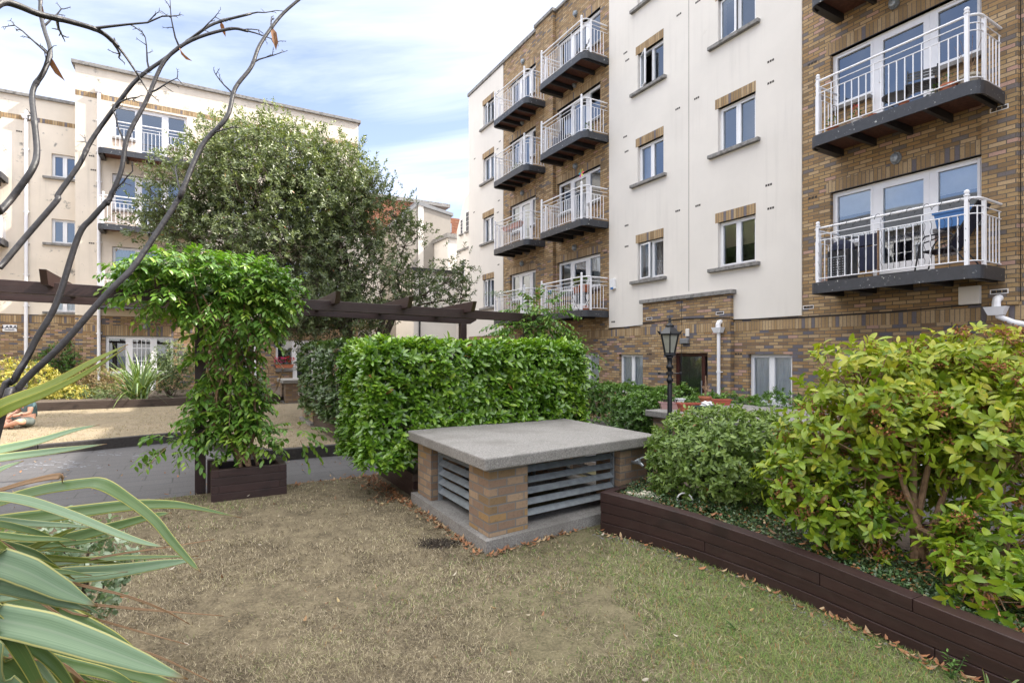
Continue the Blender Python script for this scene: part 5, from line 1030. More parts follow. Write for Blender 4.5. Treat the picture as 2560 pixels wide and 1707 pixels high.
for i in range(26):
    mid = P(7.12 + G.normal(0, .1), .3 + G.normal(0, .17)); q = [(mid.x + G.normal(0, .08), mid.y + G.normal(0, .08), .9 + j * .26) for j in range(5)]; st.append((q, [.007] * 5))
climber('climbing_shrub', 'leafy green climber covering the pergola post above the square timber planter', (vc.x, vc.y, .26),
    [(tw(7.3, -.12, 2.54), (.46, .55, .18), 170, .15), (tw(7.3, .30, 2.50), (.54, .55, .22), 200, .15), (tw(7.3, -.42, 2.44), (.26, .40, .13), 70, .1), (tw(7.2, .66, 2.36), (.34, .4, .18), 110, -.0), (tw(7.0, .35, 2.12), (.48, .38, .28), 150, -.3), (tw(7.2, -.3, 2.25), (.38, .36, .14), 55, -.2),
     (tw(7.12, .28, 1.66), (.25, .22, .40), 85, -.15), (tw(7.08, .32, 1.12), (.25, .22, .32), 130, 0), (tw(7.05, .22, .82), (.25, .22, .2), 75, .05), (tw(6.95, .5, .68), (.24, .2, .14), 42, .1), (tw(6.98, -.22, .64), (.26, .2, .12), 16, -.1), (tw(7.0, 1.0, .62), (.2, .2, .12), 10, -.1)],
    .105, 'vine_leaf', 'vine', st, stem=.27)
rc_ = P(7.35, 4.62)
climber('climbing_shrub', 'smaller green climber wrapped round the right-hand end of the pergola', (rc_.x, rc_.y, 0), [(tw(7.35, 4.75, 2.2), (.34, .3, .3), 80, .2), (tw(7.35, 4.6, 1.85), (.55, .4, .35), 150, .0), (tw(7.4, 5.0, 1.5), (.6, .4, .3), 120, 0), (tw(7.4, 4.5, 1.3), (.6, .4, .4), 110, 0)], .10, 'vine_leaf', 'vine',
    [([(rc_.x, rc_.y, 0), (rc_.x + .05, rc_.y, 1.2), (rc_.x, rc_.y, 2.3)], [.03, .02, .01])])
# ---------------------------------------------------------------- big evergreen tree
TB = U(868, 885, 13.8); TB.z = .1
tree = thing('evergreen_tree', 'large spreading evergreen tree with small leaves in front of the left apartment block', 'tree', TB)
LOB = [(590, 405, 13.6, 1.0, .8), (720, 405, 13.6, 1.1, .8), (830, 450, 13.8, 1.0, .85), (870, 540, 13.8, .8, .7), (500, 470, 13.2, 1.05, .9), (640, 500, 13.2, 1.25, 1.0), (790, 520, 13.8, 1.2, 1.0), (440, 570, 13.0, .8, .6), (560, 620, 12.8, 1.15, .8), (720, 650, 13.0, 1.25, .8), (860, 620, 13.8, 1.15, .9), (910, 480, 14.0, .6, .6),
       (790, 760, 12.8, 1.15, .5), (640, 750, 12.6, .95, .5), (950, 720, 13.8, .95, .6), (1010, 600, 14.2, .55, .7), (1050, 730, 14.0, .75, .45), (1110, 700, 14.2, .55, .35), (560, 345, 13.6, .5, .4), (670, 335, 13.8, .5, .35), (780, 375, 13.8, .45, .35), (430, 540, 12.8, .55, .35), (700, 820, 12.4, .9, .28), (880, 790, 13.2, .8, .35), (985, 530, 14.2, .35, .35), (1150, 740, 14.2, .3, .3)]
base = np.array(TB); CL = []; bm_ = MB(); LC = []
for (u, v, Y, r, rzv) in LOB:
    c = np.array(U(u, v, Y)); LC.append((c, r, rzv)); n = int(21 * r * r * (rzv / r) ** .5 * 2.1) + 3; n = int(n * (.85 if u > 925 else 1.0 if u < 460 else 1.45))
    q = unit(G.normal(0, 1, (n, 3))) * (G.uniform(.25, 1.05, (n, 1)) ** .5) * np.array([r, r * 1.0, rzv]); CL += [(c + x, c) for x in q]
def limb(p0, p1, r0, r1, wob=.12, n=7):
    p0, p1 = np.array(p0), np.array(p1); l = np.linalg.norm(p1 - p0); pts = []
    for i in range(n): t = i / (n - 1); w = math.sin(t * math.pi) * wob * l; pts.append(p0 + (p1 - p0) * t + np.array([G.normal(0, .25), G.normal(0, .25), .55 - .25 * t]) * w * (1 if 0 < i < n - 1 else 0))
    bm_.tube(pts, [r0 + (r1 - r0) * i / (n - 1) for i in range(n)], 7); return pts
forks = [U(872, 850, 13.8), U(960, 815, 14.0), U(985, 812, 14.1)]
lim = []
for f_, rr0, bx_ in ((forks[0], .13, -.3), (forks[1], .075, .2), (forks[2], .085, .3)):
    lim.append(limb(base + np.array([bx_ * .7, 0, -.1]), np.array(f_) + np.array([0, 0, .25]), rr0 * 1.3, rr0, .05))
node = [np.array(l[-1]) for l in lim]
for (c, r, rzv) in LC:
    k = int(np.argmin([np.linalg.norm(nd - c) * (1.25 if j else 1.0) for j, nd in enumerate(node[:3])])); l = limb(node[k], c - np.array([0, 0, rzv * .25]), .032 + .016 * r, .012, .12, 8); lim.append(l)
allp = np.concatenate([np.array(l) for l in lim[3:]])
sp_, sd_ = [], []
for p, c in CL:
    j = int(np.argmin(((allp - p) ** 2).sum(1))); a = allp[j]; mid = (a + p) / 2 + G.normal(0, .08, 3); bm_.tube([a, mid, p], [.014, .009, .005], 4)
    k = 9; o_ = unit(p - c + np.array([0, 0, .25])); q = p + G.normal(0, .2, (k, 3)) ; sp_.append(q); sd_.append(o_ * .6 + G.normal(0, .6, (k, 3)) + np.array([0, 0, .3]))
    for x in q[:4]: bm_.tube([p, x], [.005, .003], 3)
sp_, sd_ = np.concatenate(sp_), np.concatenate(sd_)
bm_.v = [(x - TB.x, y - TB.y, z - TB.z) for x, y, z in bm_.v]; bm_.build('trunk', 'bark', tree)
pos, ld, lu, idx, fr = shoots(sp_, sd_, 12, .24, .85, 0, False, .4)
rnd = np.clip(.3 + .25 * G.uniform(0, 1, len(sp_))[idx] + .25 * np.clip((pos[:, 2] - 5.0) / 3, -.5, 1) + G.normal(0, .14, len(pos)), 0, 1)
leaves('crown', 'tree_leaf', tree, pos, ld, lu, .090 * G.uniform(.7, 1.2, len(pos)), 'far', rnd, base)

# ---------------------------------------------------------------- shrubs
def mound(name, label, c, r, n, leaf, mat_, tpl='far', base_z=0.0, cat='shrub', nl=7, lump=.15, minz=-.9, up=.35, stem=None, hole=None, spread=1.0):
    c = np.array(c); t = thing(name, label, cat, (c[0], c[1], base_z)); B = np.array((c[0], c[1], base_z))
    u_ = unit(G.normal(0, 1, (n * 2, 3))); u_ = u_[u_[:, 2] > minz][:n]
    p = c + u_ * np.array(r) * (1 + lump * fbm(u_, 3.3, n % 9) + lump * .5 * fbm(u_, 8, 2))[:, None] * (G.uniform(.5, 1.0, (len(u_), 1)) ** .25)
    d = u_ * .9 + np.array([0, 0, up]) + G.normal(0, .35, u_.shape)
    pos, ld, lu, idx, fr = shoots(p - unit(d) * leaf * .6, d, nl, leaf * 1.1, .95, 0, False, .35)
    rnd = np.clip(G.normal(.45, .2, len(pos)) + .2 * (fr - .5) + .22 * fbm(u_, 2.2, 4)[idx], 0, 1)
    leaves('foliage', mat_, t, pos, ld, lu, leaf * G.uniform(.65, 1.2, len(pos)), tpl, rnd, B)
    m = MB()
    for i in range(14): e_ = (c - B) + u_[i] * np.array(r) * .8; m.tube([(G.normal(0, .06), G.normal(0, .06), -.05), tuple(e_ * .5 + np.array([0, 0, .02])), tuple(e_)], [.014, .009, .004], 5)
    k = int(n * 2); q = u_[G.integers(0, len(u_), k)] * G.uniform(.2, .9, (k, 1)) * np.array(r) + (c - B)
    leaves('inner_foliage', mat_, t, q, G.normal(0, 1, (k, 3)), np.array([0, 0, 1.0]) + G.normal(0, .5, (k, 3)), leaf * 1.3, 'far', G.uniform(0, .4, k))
    m.build('stem', 'bark', t); return t
mound('round_shrub', 'dome-clipped dark green viburnum shrub in the planter right of the near vent', (2.0, 5.0, .60), (.74, .62, .51), 1700, .052, 'dome_leaf', 'mid', .27, minz=-.85, lump=.10)
# yellow-green shrub with open branches
ys = thing('yellow_green_shrub', 'big loose yellow-green shrub with rusty seed heads and forked trunk in the long planter', 'shrub', U(2295, 1375, 3.5)); ys.location.z = .27; YB = np.array(ys.location)
YL = [(2330, 1035, 3.75, .46, 64), (2150, 985, 3.75, .36, 42), (2500, 1030, 3.6, .48, 62), (2060, 1110, 3.75, .28, 32), (2240, 1075, 3.55, .28, 34), (2460, 1090, 3.4, .33, 40), (2090, 1285, 3.62, .22, 24), (2180, 1330, 3.45, .17, 14), (2520, 1380, 3.05, .30, 30), (2440, 935, 3.8, .30, 34), (2330, 945, 3.8, .28, 30), (2340, 1180, 3.85, .26, 26), (2230, 1190, 3.8, .22, 20), (2560, 1130, 3.2, .4, 36), (1985, 1190, 3.8, .2, 16), (2000, 1250, 3.7, .16, 10), (2240, 950, 3.85, .22, 22), (2470, 1460, 2.85, .18, 16), (2400, 1400, 3.15, .15, 8), (2160, 1235, 3.6, .18, 16), (2400, 1330, 3.3, .12, 5), (2620, 1010, 3.6, .4, 30)]
PP, DD, SH = [], [], []; yb = MB(); trk = [np.array((0, 0, -.05))]
tops = []
for i, (du, dv) in enumerate(((-45, -190), (30, -230), (75, -170), (-10, -260))):
    e_ = np.array(U(2295 + du, 1375 + dv, 3.5)) - YB; l = [np.array([G.normal(0, .03), G.normal(0, .03), -.05]), e_ * .45 + G.normal(0, .02, 3), e_]; yb.tube(l, [.030, .023, .015], 8); tops += [l[2], l[1]]
tops = np.array(tops)
for (u, v, Y, r, n) in YL:
    c = np.array(U(u, v, Y)); j = int(np.argmin(((tops + YB - c) ** 2).sum(1))); pts = [tops[j], (tops[j] + c - YB) / 2 + np.array([0, 0, .05]), c - YB]; yb.tube(pts, [.017, .012, .007], 6)
    n = int(n * 4.0); q = unit(G.normal(0, 1, (n, 3))) * (G.uniform(.15, 1.05, (n, 1)) ** .5) * r; PP.append(c + q); DD.append(q / r * .8 + np.array([0, 0, .5]) + G.normal(0, .35, q.shape))
    for x in q[::3]: yb.tube([pts[2], pts[2] + x * .55 + G.normal(0, .03, 3), pts[2] + x], [.006, .004, .003], 4)
    for x in q[:max(3, n // 14)]: SH.append(c + x * 1.05)
yb.build('branch', 'pale_stem', ys)
p, d = np.concatenate(PP), np.concatenate(DD)
pos, ld, lu, idx, fr = shoots(p, d, 7, .09, .95, .12, False, .45)
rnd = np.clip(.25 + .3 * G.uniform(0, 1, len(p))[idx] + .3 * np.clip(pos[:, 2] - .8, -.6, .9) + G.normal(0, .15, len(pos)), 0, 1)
leaves('foliage', 'yellow_leaf', ys, pos, ld, lu, .071 * G.uniform(.5, 1.3, len(pos)), 'vine', rnd, YB)
SH = np.array(SH); k = 90; q = np.repeat(SH + [0, 0, .03], k, 0) + G.normal(0, .036, (len(SH) * k, 3)) * [1, 1, .6]; leaves('seed_head', 'seed_head', ys, q, G.normal(0, 1, q.shape), G.normal(0, 1, q.shape), .017, 'petal', G.uniform(0, 1, len(q)), YB)
# far bed
def fu(u, v, Y): return tuple(U(u, v, Y))
mound('golden_shrub', 'golden-yellow variegated shrub mound at the far left in the sun', fu(10, 975, 17.0), (2.1, .9, .95), 1300, .085, 'euonymus_leaf', 'far', .24)
mound('golden_shrub', 'lower golden shrub spilling over the far timber wall', fu(150, 1005, 16.6), (.95, .6, .55), 480, .08, 'euonymus_leaf', 'far', .24)
mound('green_shrub', 'fresh green rounded shrub behind the golden mound by the brick wall', fu(165, 910, 19.5), (.95, .7, .75), 420, .085, 'green_leaf', 'far', .24)
mound('rusty_shrub', 'rusty pinkish-brown low shrub between golden mound and spiky flax', fu(240, 965, 17.5), (1.1, .6, .6), 480, .075, 'rusty_leaf', 'far', .24)
mound('low_juniper', 'low feathery green juniper spreading over the far timber wall', fu(245, 1000, 16.8), (1.25, .5, .38), 620, .06, 'juniper_leaf', 'narrow', .24)
mound('olive_shrub', 'olive-brown twiggy shrub in front of the panelled white door', fu(425, 925, 17.3), (.75, .7, .85), 420, .08, 'juniper_leaf', 'narrow', .24, lump=.25)
mound('silver_shrub', 'silver variegated shrub in the low planter beside the distant vent', fu(625, 978, 16.0), (.60, .5, .42), 380, .06, 'silver_leaf', 'far', .3)
mound('golden_shrub', 'small amber-leaved bush under the tree limbs', fu(925, 815, 19.0), (.7, .6, .6), 200, .09, 'rusty_leaf', 'far', .2)
mound('variegated_groundcover', 'white-edged variegated plant low under the near flax leaves', fu(110, 1440, 2.35), (.36, .34, .22), 420, .032, 'variegated', 'small', 0.0, lump=.2)
# ---------------------------------------------------------------- strap leaves
def strapmat(name, c1, c2, margin, mid, rough=.38, transl=.25, tint=(1, 1.1, .4)):
    m, nt, b, o, v = newmat(name); uv = N(nt, 'ShaderNodeUVMap'); s = N(nt, 'ShaderNodeSeparateXYZ'); L(nt, uv.outputs[0], s.inputs[0])
    w = mth(nt, 'ABSOLUTE', mth(nt, 'SUBTRACT', s.outputs[0], .5)); c = N(nt, 'ShaderNodeCombineXYZ'); L(nt, mth(nt, 'MULTIPLY', s.outputs[0], 26), c.inputs[0]); L(nt, mth(nt, 'MULTIPLY', s.outputs[1], 1.2), c.inputs[1])
    n1 = noise(nt, c.outputs[0], 1.0, 3, .6); n2 = noise(nt, v, 2.5, 4, .6)
    base = ramp(nt, [(.3, c1), (.7, c2)], n1).outputs[0]; base = mix(nt, base, tuple(x * .7 for x in c1), mth(nt, 'MULTIPLY', n2, .5))
    base = mix(nt, base, mid, ramp(nt, [(.0, (.55, .55, .55)), (.05, (0, 0, 0))], w).outputs[0]); base = mix(nt, base, margin, ramp(nt, [(.435, (0, 0, 0)), (.45, (1, 1, 1)), (.485, (1, 1, 1)), (.495, (.35, .35, .35))], w).outputs[0])
    tipc = ramp(nt, [(.93, (0, 0, 0)), (1.0, (1, 1, 1))], s.outputs[1]).outputs[0]; base = mix(nt, base, (.22, .10, .04), tipc)
    L(nt, base, b.inputs['Base Color']); b.inputs['Roughness'].default_value = rough; bump(nt, b, n1, .12, .002)
    tr = N(nt, 'ShaderNodeBsdfTranslucent'); L(nt, mix(nt, base, tint, 1.0, 'MULTIPLY'), tr.inputs[0]); ms = N(nt, 'ShaderNodeMixShader'); ms.inputs[0].default_value = transl; L(nt, b.outputs[0], ms.inputs[1]); L(nt, tr.outputs[0], ms.inputs[2]); L(nt, ms.outputs[0], o.inputs[0]); M[name] = m
strapmat('flax_glaucous', (.15, .25, .13), (.29, .40, .25), (.55, .52, .20), (.30, .36, .26))
strapmat('flax_green', (.075, .145, .04), (.14, .23, .06), (.52, .48, .12), (.13, .19, .06))
strapmat('flax_lime', (.16, .22, .025), (.23, .28, .04), (.40, .36, .06), (.26, .30, .05), transl=.5)
strapmat('flax_tan', (.28, .17, .09), (.38, .24, .13), (.30, .16, .08), (.36, .24, .14), .6, .1, (1, .8, .6))
def catmull(P_, n):
    P_ = [np.array(p, float) for p in P_]; P_ = [2 * P_[0] - P_[1]] + P_ + [2 * P_[-1] - P_[-2]]; out = []
    for i in range(1, len(P_) - 2):
        for t in np.linspace(0, 1, n, endpoint=False): a, b, c, d = P_[i - 1:i + 3]; out.append(.5 * (2 * b + (c - a) * t + (2 * a - 5 * b + 4 * c - d) * t * t + (3 * b - a - 3 * c + d) * t ** 3))
    return np.array(out + [P_[-2]])
def strap(name, mat_, parent, pts, widths, nrm, org, fold=.22, seg=7, th=0.0015):
    c = catmull(pts, seg); w = np.interp(np.linspace(0, 1, len(c)), np.linspace(0, 1, len(widths)), widths); tan = unit(np.gradient(c, axis=0)); nn = np.broadcast_to(np.array(nrm, float), c.shape); sd = unit(np.cross(tan, nn)); up = np.cross(sd, tan)
    ks = np.array([-.5, -.27, 0, .27, .5]); zs_ = np.array([1, .5, 0, .5, 1]) * fold * .5; vs = c[:, None] + sd[:, None] * (ks[None, :, None] * w[:, None, None]) + up[:, None] * (zs_[None, :, None] * w[:, None, None]) - np.array(org)
    n = len(c); me = bpy.data.meshes.new(name); fs = [(i * 5 + j, i * 5 + j + 1, i * 5 + 6 + j, i * 5 + 5 + j) for i in range(n - 1) for j in range(4)]; me.from_pydata(vs.reshape(-1, 3).tolist(), [], fs)
    uv = me.uv_layers.new(name='UVMap'); tt = np.linspace(0, 1, n); uvs = np.array([[(k + .5, tt[i]) for k in ks] for i in range(n)]).reshape(-1, 2); li = np.array([l.vertex_index for l in me.loops]); uv.data.foreach_set('uv', uvs[li].astype(np.float32).ravel())
    me.polygons.foreach_set('use_smooth', [True] * len(fs)); me.materials.append(M[mat_]); o = bpy.data.objects.new(name, me); COL.objects.link(o); o.parent = parent; sl_ = o.modifiers.new('thickness', 'SOLIDIFY'); sl_.thickness = th; return o
FB = (-1.75, 1.45, 0.0)
fx = thing('flax_plant', 'large variegated flax with striped sword leaves and tall dark flower stalks in the left foreground', 'flax plant', FB)
def z3(x, y, Y): return tuple(U(x / 2.2178, 1000 + y / 2.2178, Y))
def z2_(x, y, Y): return tuple(U(x / 2.6133, 500 + y / 2.6133, Y))
def z1_(x, y, Y): return tuple(U(x / 2.6133, y / 2.6133, Y))
FLAX = [('flax_green', 1.62, 1.5, [(-260, 760), (-60, 600), (200, 512), (450, 470), (565, 470), (700, 545), (850, 660), (960, 790), (1060, 900), (1112, 952)], [70, 105, 100, 88, 82, 62, 52, 44, 26, 2], (-.1, -.55, .8)),
 ('flax_glaucous', 1.32, 1.38, [(-250, 560), (-50, 535), (150, 560), (400, 640), (650, 740), (800, 790), (920, 815)], [60, 62, 62, 54, 42, 28, 2], (.1, -.6, .75)),
 ('flax_green', 1.7, 1.85, [(-280, 760), (-50, 690), (300, 640), (700, 588), (950, 580), (1120, 603), (1340, 652)], [90, 98, 88, 72, 52, 24, 2], (0, -.75, .6)),
 ('flax_green', 1.6, 1.7, [(-250, 980), (0, 862), (300, 790), (600, 712), (850, 642), (952, 622)], [80, 90, 80, 68, 38, 2], (0, -.8, .55)),
 ('flax_lime', 1.48, 1.5, [(-150, 960), (80, 862), (300, 762), (452, 690)], [50, 48, 36, 2], (.2, -.7, .6)),
 ('flax_green', 1.58, 1.75, [(-250, 1010), (200, 925), (500, 888), (800, 872), (1100, 862)], [70, 72, 56, 34, 2], (0, -.35, .9)),
 ('flax_glaucous', 1.5, 1.7, [(-150, 1080), (280, 985), (600, 955), (900, 910), (1112, 878)], [100, 105, 92, 56, 2], (0, -.85, .5)),
 ('flax_glaucous', 1.02, 1.12, [(-300, 830), (-50, 890), (150, 955), (350, 1055), (542, 1145)], [150, 165, 165, 115, 3], (.15, -.7, .65)),
 ('flax_glaucous', 1.05, 1.12, [(-300, 1000), (-40, 1010), (150, 1050), (330, 1115), (500, 1166)], [110, 115, 105, 66, 3], (.1, -.85, .45)),
 ('flax_glaucous', 1.2, 1.3, [(-250, 1130), (-50, 1095), (160, 1068), (330, 1010)], [70, 74, 64, 3], (0, -.8, .5)),
 ('flax_green', 1.3, 1.4, [(-150, 1000), (100, 1090), (350, 1200), (600, 1320), (750, 1420), (880, 1530)], [110, 118, 116, 90, 55, 3], (.25, -.6, .7)),
 ('flax_glaucous', .95, 1.05, [(-350, 1120), (-60, 1205), (250, 1272), (550, 1370), (800, 1460), (1042, 1546)], [150, 168, 185, 155, 100, 3], (.1, -.75, .6)),
 ('flax_lime', 1.32, 1.42, [(200, 1010), (350, 1150), (480, 1210), (560, 1270), (640, 1370)], [40, 52, 50, 36, 3], (.3, -.7, .5)),
 ('flax_green', 1.15, 1.25, [(0, 1360), (300, 1450), (600, 1520), (780, 1610)], [80, 80, 62, 20], (.2, -.6, .7)),
 ('flax_green', 1.2, 1.3, [(200, 1360), (450, 1440), (700, 1505), (980, 1590)], [100, 98, 84, 40], (.2, -.7, .6)),
 ('flax_green', .95, 1.0, [(-160, 1120), (0, 1250), (120, 1400), (240, 1620)], [70, 80, 82, 60], (.1, -.8, .5)), ('flax_green', 1.0, 1.05, [(0, 1240), (150, 1345), (300, 1460), (420, 1620)], [60, 68, 66, 40], (.1, -.8, .5)),
 ('flax_green', .98, 1.05, [(-200, 1390), (0, 1465), (150, 1545), (270, 1640)], [110, 118, 108, 90], (.2, -.8, .5)), ('flax_glaucous', .9, .95, [(-200, 1500), (0, 1560), (120, 1640)], [120, 120, 110], (.2, -.8, .5)),
 ('flax_tan', 1.5, 1.6, [(-100, 520), (0, 497), (150, 455), (325, 422), (346, 462)], [14, 22, 30, 40, 4], (0, -.8, .5)), ('flax_tan', 1.55, 1.75, [(0, 990), (240, 940), (600, 862), (920, 815), (1190, 770)], [12, 13, 12, 9, 2], (0, -.8, .5)),
 ('flax_tan', 1.35, 1.6, [(300, 990), (470, 1030), (700, 1085), (900, 1160), (1052, 1242)], [14, 15, 13, 10, 2], (0, -.8, .5)), ('flax_tan', 1.3, 1.65, [(250, 1110), (440, 1125), (800, 1160), (1240, 1195)], [16, 16, 13, 2], (0, -.8, .5)), ('flax_tan', 1.3, 1.5, [(400, 1180), (540, 1215), (750, 1275), (1042, 1355)], [10, 11, 9, 2], (0, -.8, .5)), ('flax_tan', 1.2, 1.4, [(500, 1290), (650, 1350), (900, 1430), (1180, 1565)], [13, 14, 11, 2], (0, -.8, .5)),
 ('flax_tan', 1.1, 1.15, [(-60, 1410), (150, 1420), (350, 1470), (480, 1570)], [22, 26, 24, 6], (0, -.8, .5)),
 ('flax_glaucous', 1.75, 1.95, [(-200, 350), (-50, 290), (200, 232), (400, 170), (552, 135)], [60, 68, 50, 30, 2], (0, -.85, .5)), ('flax_glaucous', 1.7, 1.9, [(-200, 370), (-50, 330), (300, 283), (592, 242)], [54, 54, 44, 2], (0, -.85, .5)), ('flax_glaucous', 1.6, 1.7, [(-150, 480), (0, 385), (130, 335)], [40, 34, 3], (0, -.85, .5)),
 ('flax_green', 1.25, 1.3, [(-330, 1160), (-60, 1190), (200, 1330), (430, 1570)], [80, 95, 90, 40], (.1, -.8, .5)), ('flax_glaucous', 1.1, 1.15, [(-330, 1310), (-50, 1345), (150, 1430), (340, 1640)], [80, 90, 84, 50], (.1, -.75, .5)), ('flax_green', 1.45, 1.5, [(-330, 1000), (0, 1010), (250, 1090), (420, 1200)], [60, 66, 50, 3], (.1, -.7, .6)), ('flax_green', 1.4, 1.5, [(-330, 830), (-50, 800), (180, 850), (330, 930)], [60, 66, 50, 3], (.1, -.7, .6)),
 ('flax_green', 1.4, 1.5, [(-150, 900), (-20, 800), (120, 735), (230, 705)], [60, 60, 44, 3], (0, -.7, .7))]
fr_ = np.random.default_rng(77)
for i in range(26):
    y0 = fr_.uniform(620, 1550); ln_ = fr_.uniform(350, 800); dn = fr_.uniform(-60, 190) + (y0 - 950) * .12; Y_ = fr_.uniform(1.2, 1.75)
    FLAX.append((['flax_green', 'flax_glaucous', 'flax_green', 'flax_lime'][i % 4], Y_, Y_ + .12, [(-330, y0 + 30), (-60, y0 - 15), (ln_ * .35, y0 + dn * .12), (ln_ * .72, y0 + dn * .5), (ln_, y0 + dn)], [34, 42, 40, 28, 2], (fr_.uniform(-.1, .2), -.75, .55)))
for m_, Y0, Y1, pts, ws, nr in FLAX:
    if pts[0][0] > -200: pts = [(-330, pts[0][1] - 70 - .12 * (pts[0][0] + 200))] + pts; ws = [ws[0] * .9] + ws
    n = len(pts); q = [z3(x, y, Y0 + (Y1 - Y0) * i / (n - 1)) for i, (x, y) in enumerate(pts)]; Ym = (Y0 + Y1) / 2
    root = [(FB[0] + G.normal(0, .06), FB[1] + G.normal(0, .06), .02 + abs(G.normal(0, .02)))]
    strap('leaf', m_, fx, root + q, [.045] + [w / 2.2178 / 1350 * Ym * .92 for w in ws], nr, FB, .28)
q = [z2_(x, y, Y) for x, y, Y in ((-260, 1600, 1.35), (-50, 1375, 1.38), (300, 1225, 1.42), (600, 1060, 1.46), (835, 942, 1.5))]; strap('leaf', 'flax_lime', fx, [FB] + q, [.05] + [w / 2.6133 / 1350 * 1.42 for w in (120, 120, 92, 62, 3)], (-.3, -.75, .5), FB, .2)
q = [z2_(x, y, Y) for x, y, Y in ((-260, 1660, 1.33), (-40, 1415, 1.36), (300, 1262, 1.4), (560, 1130, 1.44), (820, 965, 1.48))]; strap('leaf', 'flax_lime', fx, [FB] + q, [.05] + [w / 2.6133 / 1350 * 1.42 for w in (60, 66, 52, 36, 3)], (.1, -.85, .35), FB, .2)
# flower stalks
M['stalk'] = simple('dark_flower_stalk', (0.017, 0.0155, 0.019), 0.5, var=0.5, scale=10, bmp=0.25, bscale=50, dirt=((0.085, 0.07, 0.065), 0.6, 0.75, 8))
def twig(m, p, d, l, r, depth=2):
    d = np.array(d); d = d / np.linalg.norm(d); pts = [np.array(p)]
    for i in range(4): d = d + G.normal(0, .13, 3); d /= np.linalg.norm(d); pts.append(pts[-1] + d * l / 4)
    m.tube([Vector(x) - Vector(FB) for x in pts], [r, r * .85, r * .7, r * .6, r * .45], 5)
    if depth:
        for i in (2, 3, 4, 4): 
            s = d + G.normal(0, .7, 3); twig(m, pts[i], s, l * .26, r * .5, depth - 1)
STK = [[(-60, 1560, 0, 1.5), (90, 1180, 0, 1.52), (165, 1050, 0, 1.55), (240, 900, 0, 1.57), (370, 670, 0, 1.6), (510, 240, 0, 1.64), (600, 120, 0, 1.66), (700, 10, 0, 1.68), (700, 1330, 1, 1.68), (790, 1120, 1, 1.7), (832, 900, 1, 1.72), (955, 660, 1, 1.76), (1075, 400, 1, 1.8), (1250, 265, 1, 1.84), (1500, 190, 1, 1.9), (1620, 205, 1, 1.93)],
  [(-40, 1600, 0, 1.42), (110, 1240, 0, 1.45), (400, 950, 0, 1.5), (700, 610, 0, 1.56), (860, 450, 0, 1.6), (1000, 250, 0, 1.65), (1160, 5, 0, 1.7), (1190, 1250, 1, 1.7), (1320, 950, 1, 1.76), (1480, 770, 1, 1.8), (1535, 580, 1, 1.84), (1640, 440, 1, 1.88), (1700, 290, 1, 1.92), (1830, 110, 1, 1.98), (1950, 0, 1, 2.02), (2010, -60, 1, 2.05)],
  [(-220, 700, 0, 1.5), (0, 440, 0, 1.55), (160, 250, 0, 1.6), (370, 5, 0, 1.65), (380, 1270, 1, 1.66), (520, 1070, 1, 1.7), (595, 920, 1, 1.73), (760, 690, 1, 1.77), (900, 515, 1, 1.8), (1090, 375, 1, 1.84), (1260, 245, 1, 1.88), (1400, 155, 1, 1.92), (1640, 90, 1, 1.98)],
  [(-200, 1650, 1, 1.3), (0, 1385, 1, 1.35), (80, 1290, 1, 1.38), (205, 1115, 1, 1.4), (240, 1000, 1, 1.43), (225, 800, 1, 1.46), (212, 600, 1, 1.5), (285, 470, 1, 1.52), (328, 340, 1, 1.55), (290, 200, 1, 1.58), (262, 80, 1, 1.6), (268, -30, 1, 1.62)],
  [(-60, 60, 1, 1.0), (20, 15, 1, 1.02), (110, 35, 1, 1.04), (260, 95, 1, 1.08), (450, 140, 1, 1.12), (640, 200, 1, 1.16), (730, 265, 1, 1.19), (775, 310, 1, 1.2)]]
SR = [.0090, .0092, .0082, .0084, .0070]
BR = []
for s, r0 in zip(STK, SR):
    pts = [np.array(z1_(x, y, Y) if f else z2_(x, y, Y)) for x, y, f, Y in s]; 
    if r0 > .0075: pts = [np.array(FB) + G.normal(0, .03, 3) * [1, 1, 0]] + pts
    c = catmull(pts, 5); n = len(c); rs = [r0 * (1.0 - .5 * (i / n) ** 1.5) for i in range(n)]; m = MB(); m.tube([Vector(x) - Vector(FB) for x in c], rs, 10)
    st_ = m.build('flower_stalk', 'stalk', fx, smooth=True); tm = MB()
    i0 = int(n * .5)
    for j, i in enumerate(range(i0, n - 1, 7 if r0 > .0075 else 6)):
        t = c[min(i + 1, n - 1)] - c[i - 1]; t /= np.linalg.norm(t); f_ = i / n; sdv = np.array([1 if j % 2 else -.9, G.normal(0, .4), .25 if f_ > .6 else -.1]); d = t * .55 + sdv * .55
        tm = MB(); tm.tube([Vector(c[i] - t * .012) - Vector(FB), Vector(c[i]) - Vector(FB), Vector(c[i] + t * .012) - Vector(FB)], [rs[i] * 1.0, rs[i] * 1.13, rs[i] * .98], 8); twig(tm, c[i], d, G.uniform(.07, .16) * (1.25 - f_ * .55), .0034, 2 if f_ > .5 else 1); tm.build('side_twig', 'stalk', st_)
        if f_ > .72 and j % 2 == 0 and r0 > .0080: BR.append((c[i], G.uniform(.045, .075)))
    tm = MB(); twig(tm, c[-1], c[-1] - c[-3], .1, .003, 2); tm.build('side_twig', 'stalk', st_)
b_ = np.array([b[0] for b in BR]); bs = np.array([b[1] for b in BR]); 
for i_ in range(len(bs)): leaves('dry_bract', 'dry_leaf', fx, b_[i_:i_ + 1], np.array([[0.15, 0, -1.0]]) + G.normal(0, .2, (1, 3)), np.array([[0, -1.0, 0]]) + G.normal(0, .4, (1, 3)), bs[i_:i_ + 1], leaf_tpl(.3, .5, .3, 1), G.uniform(.3, .7, 1), FB)
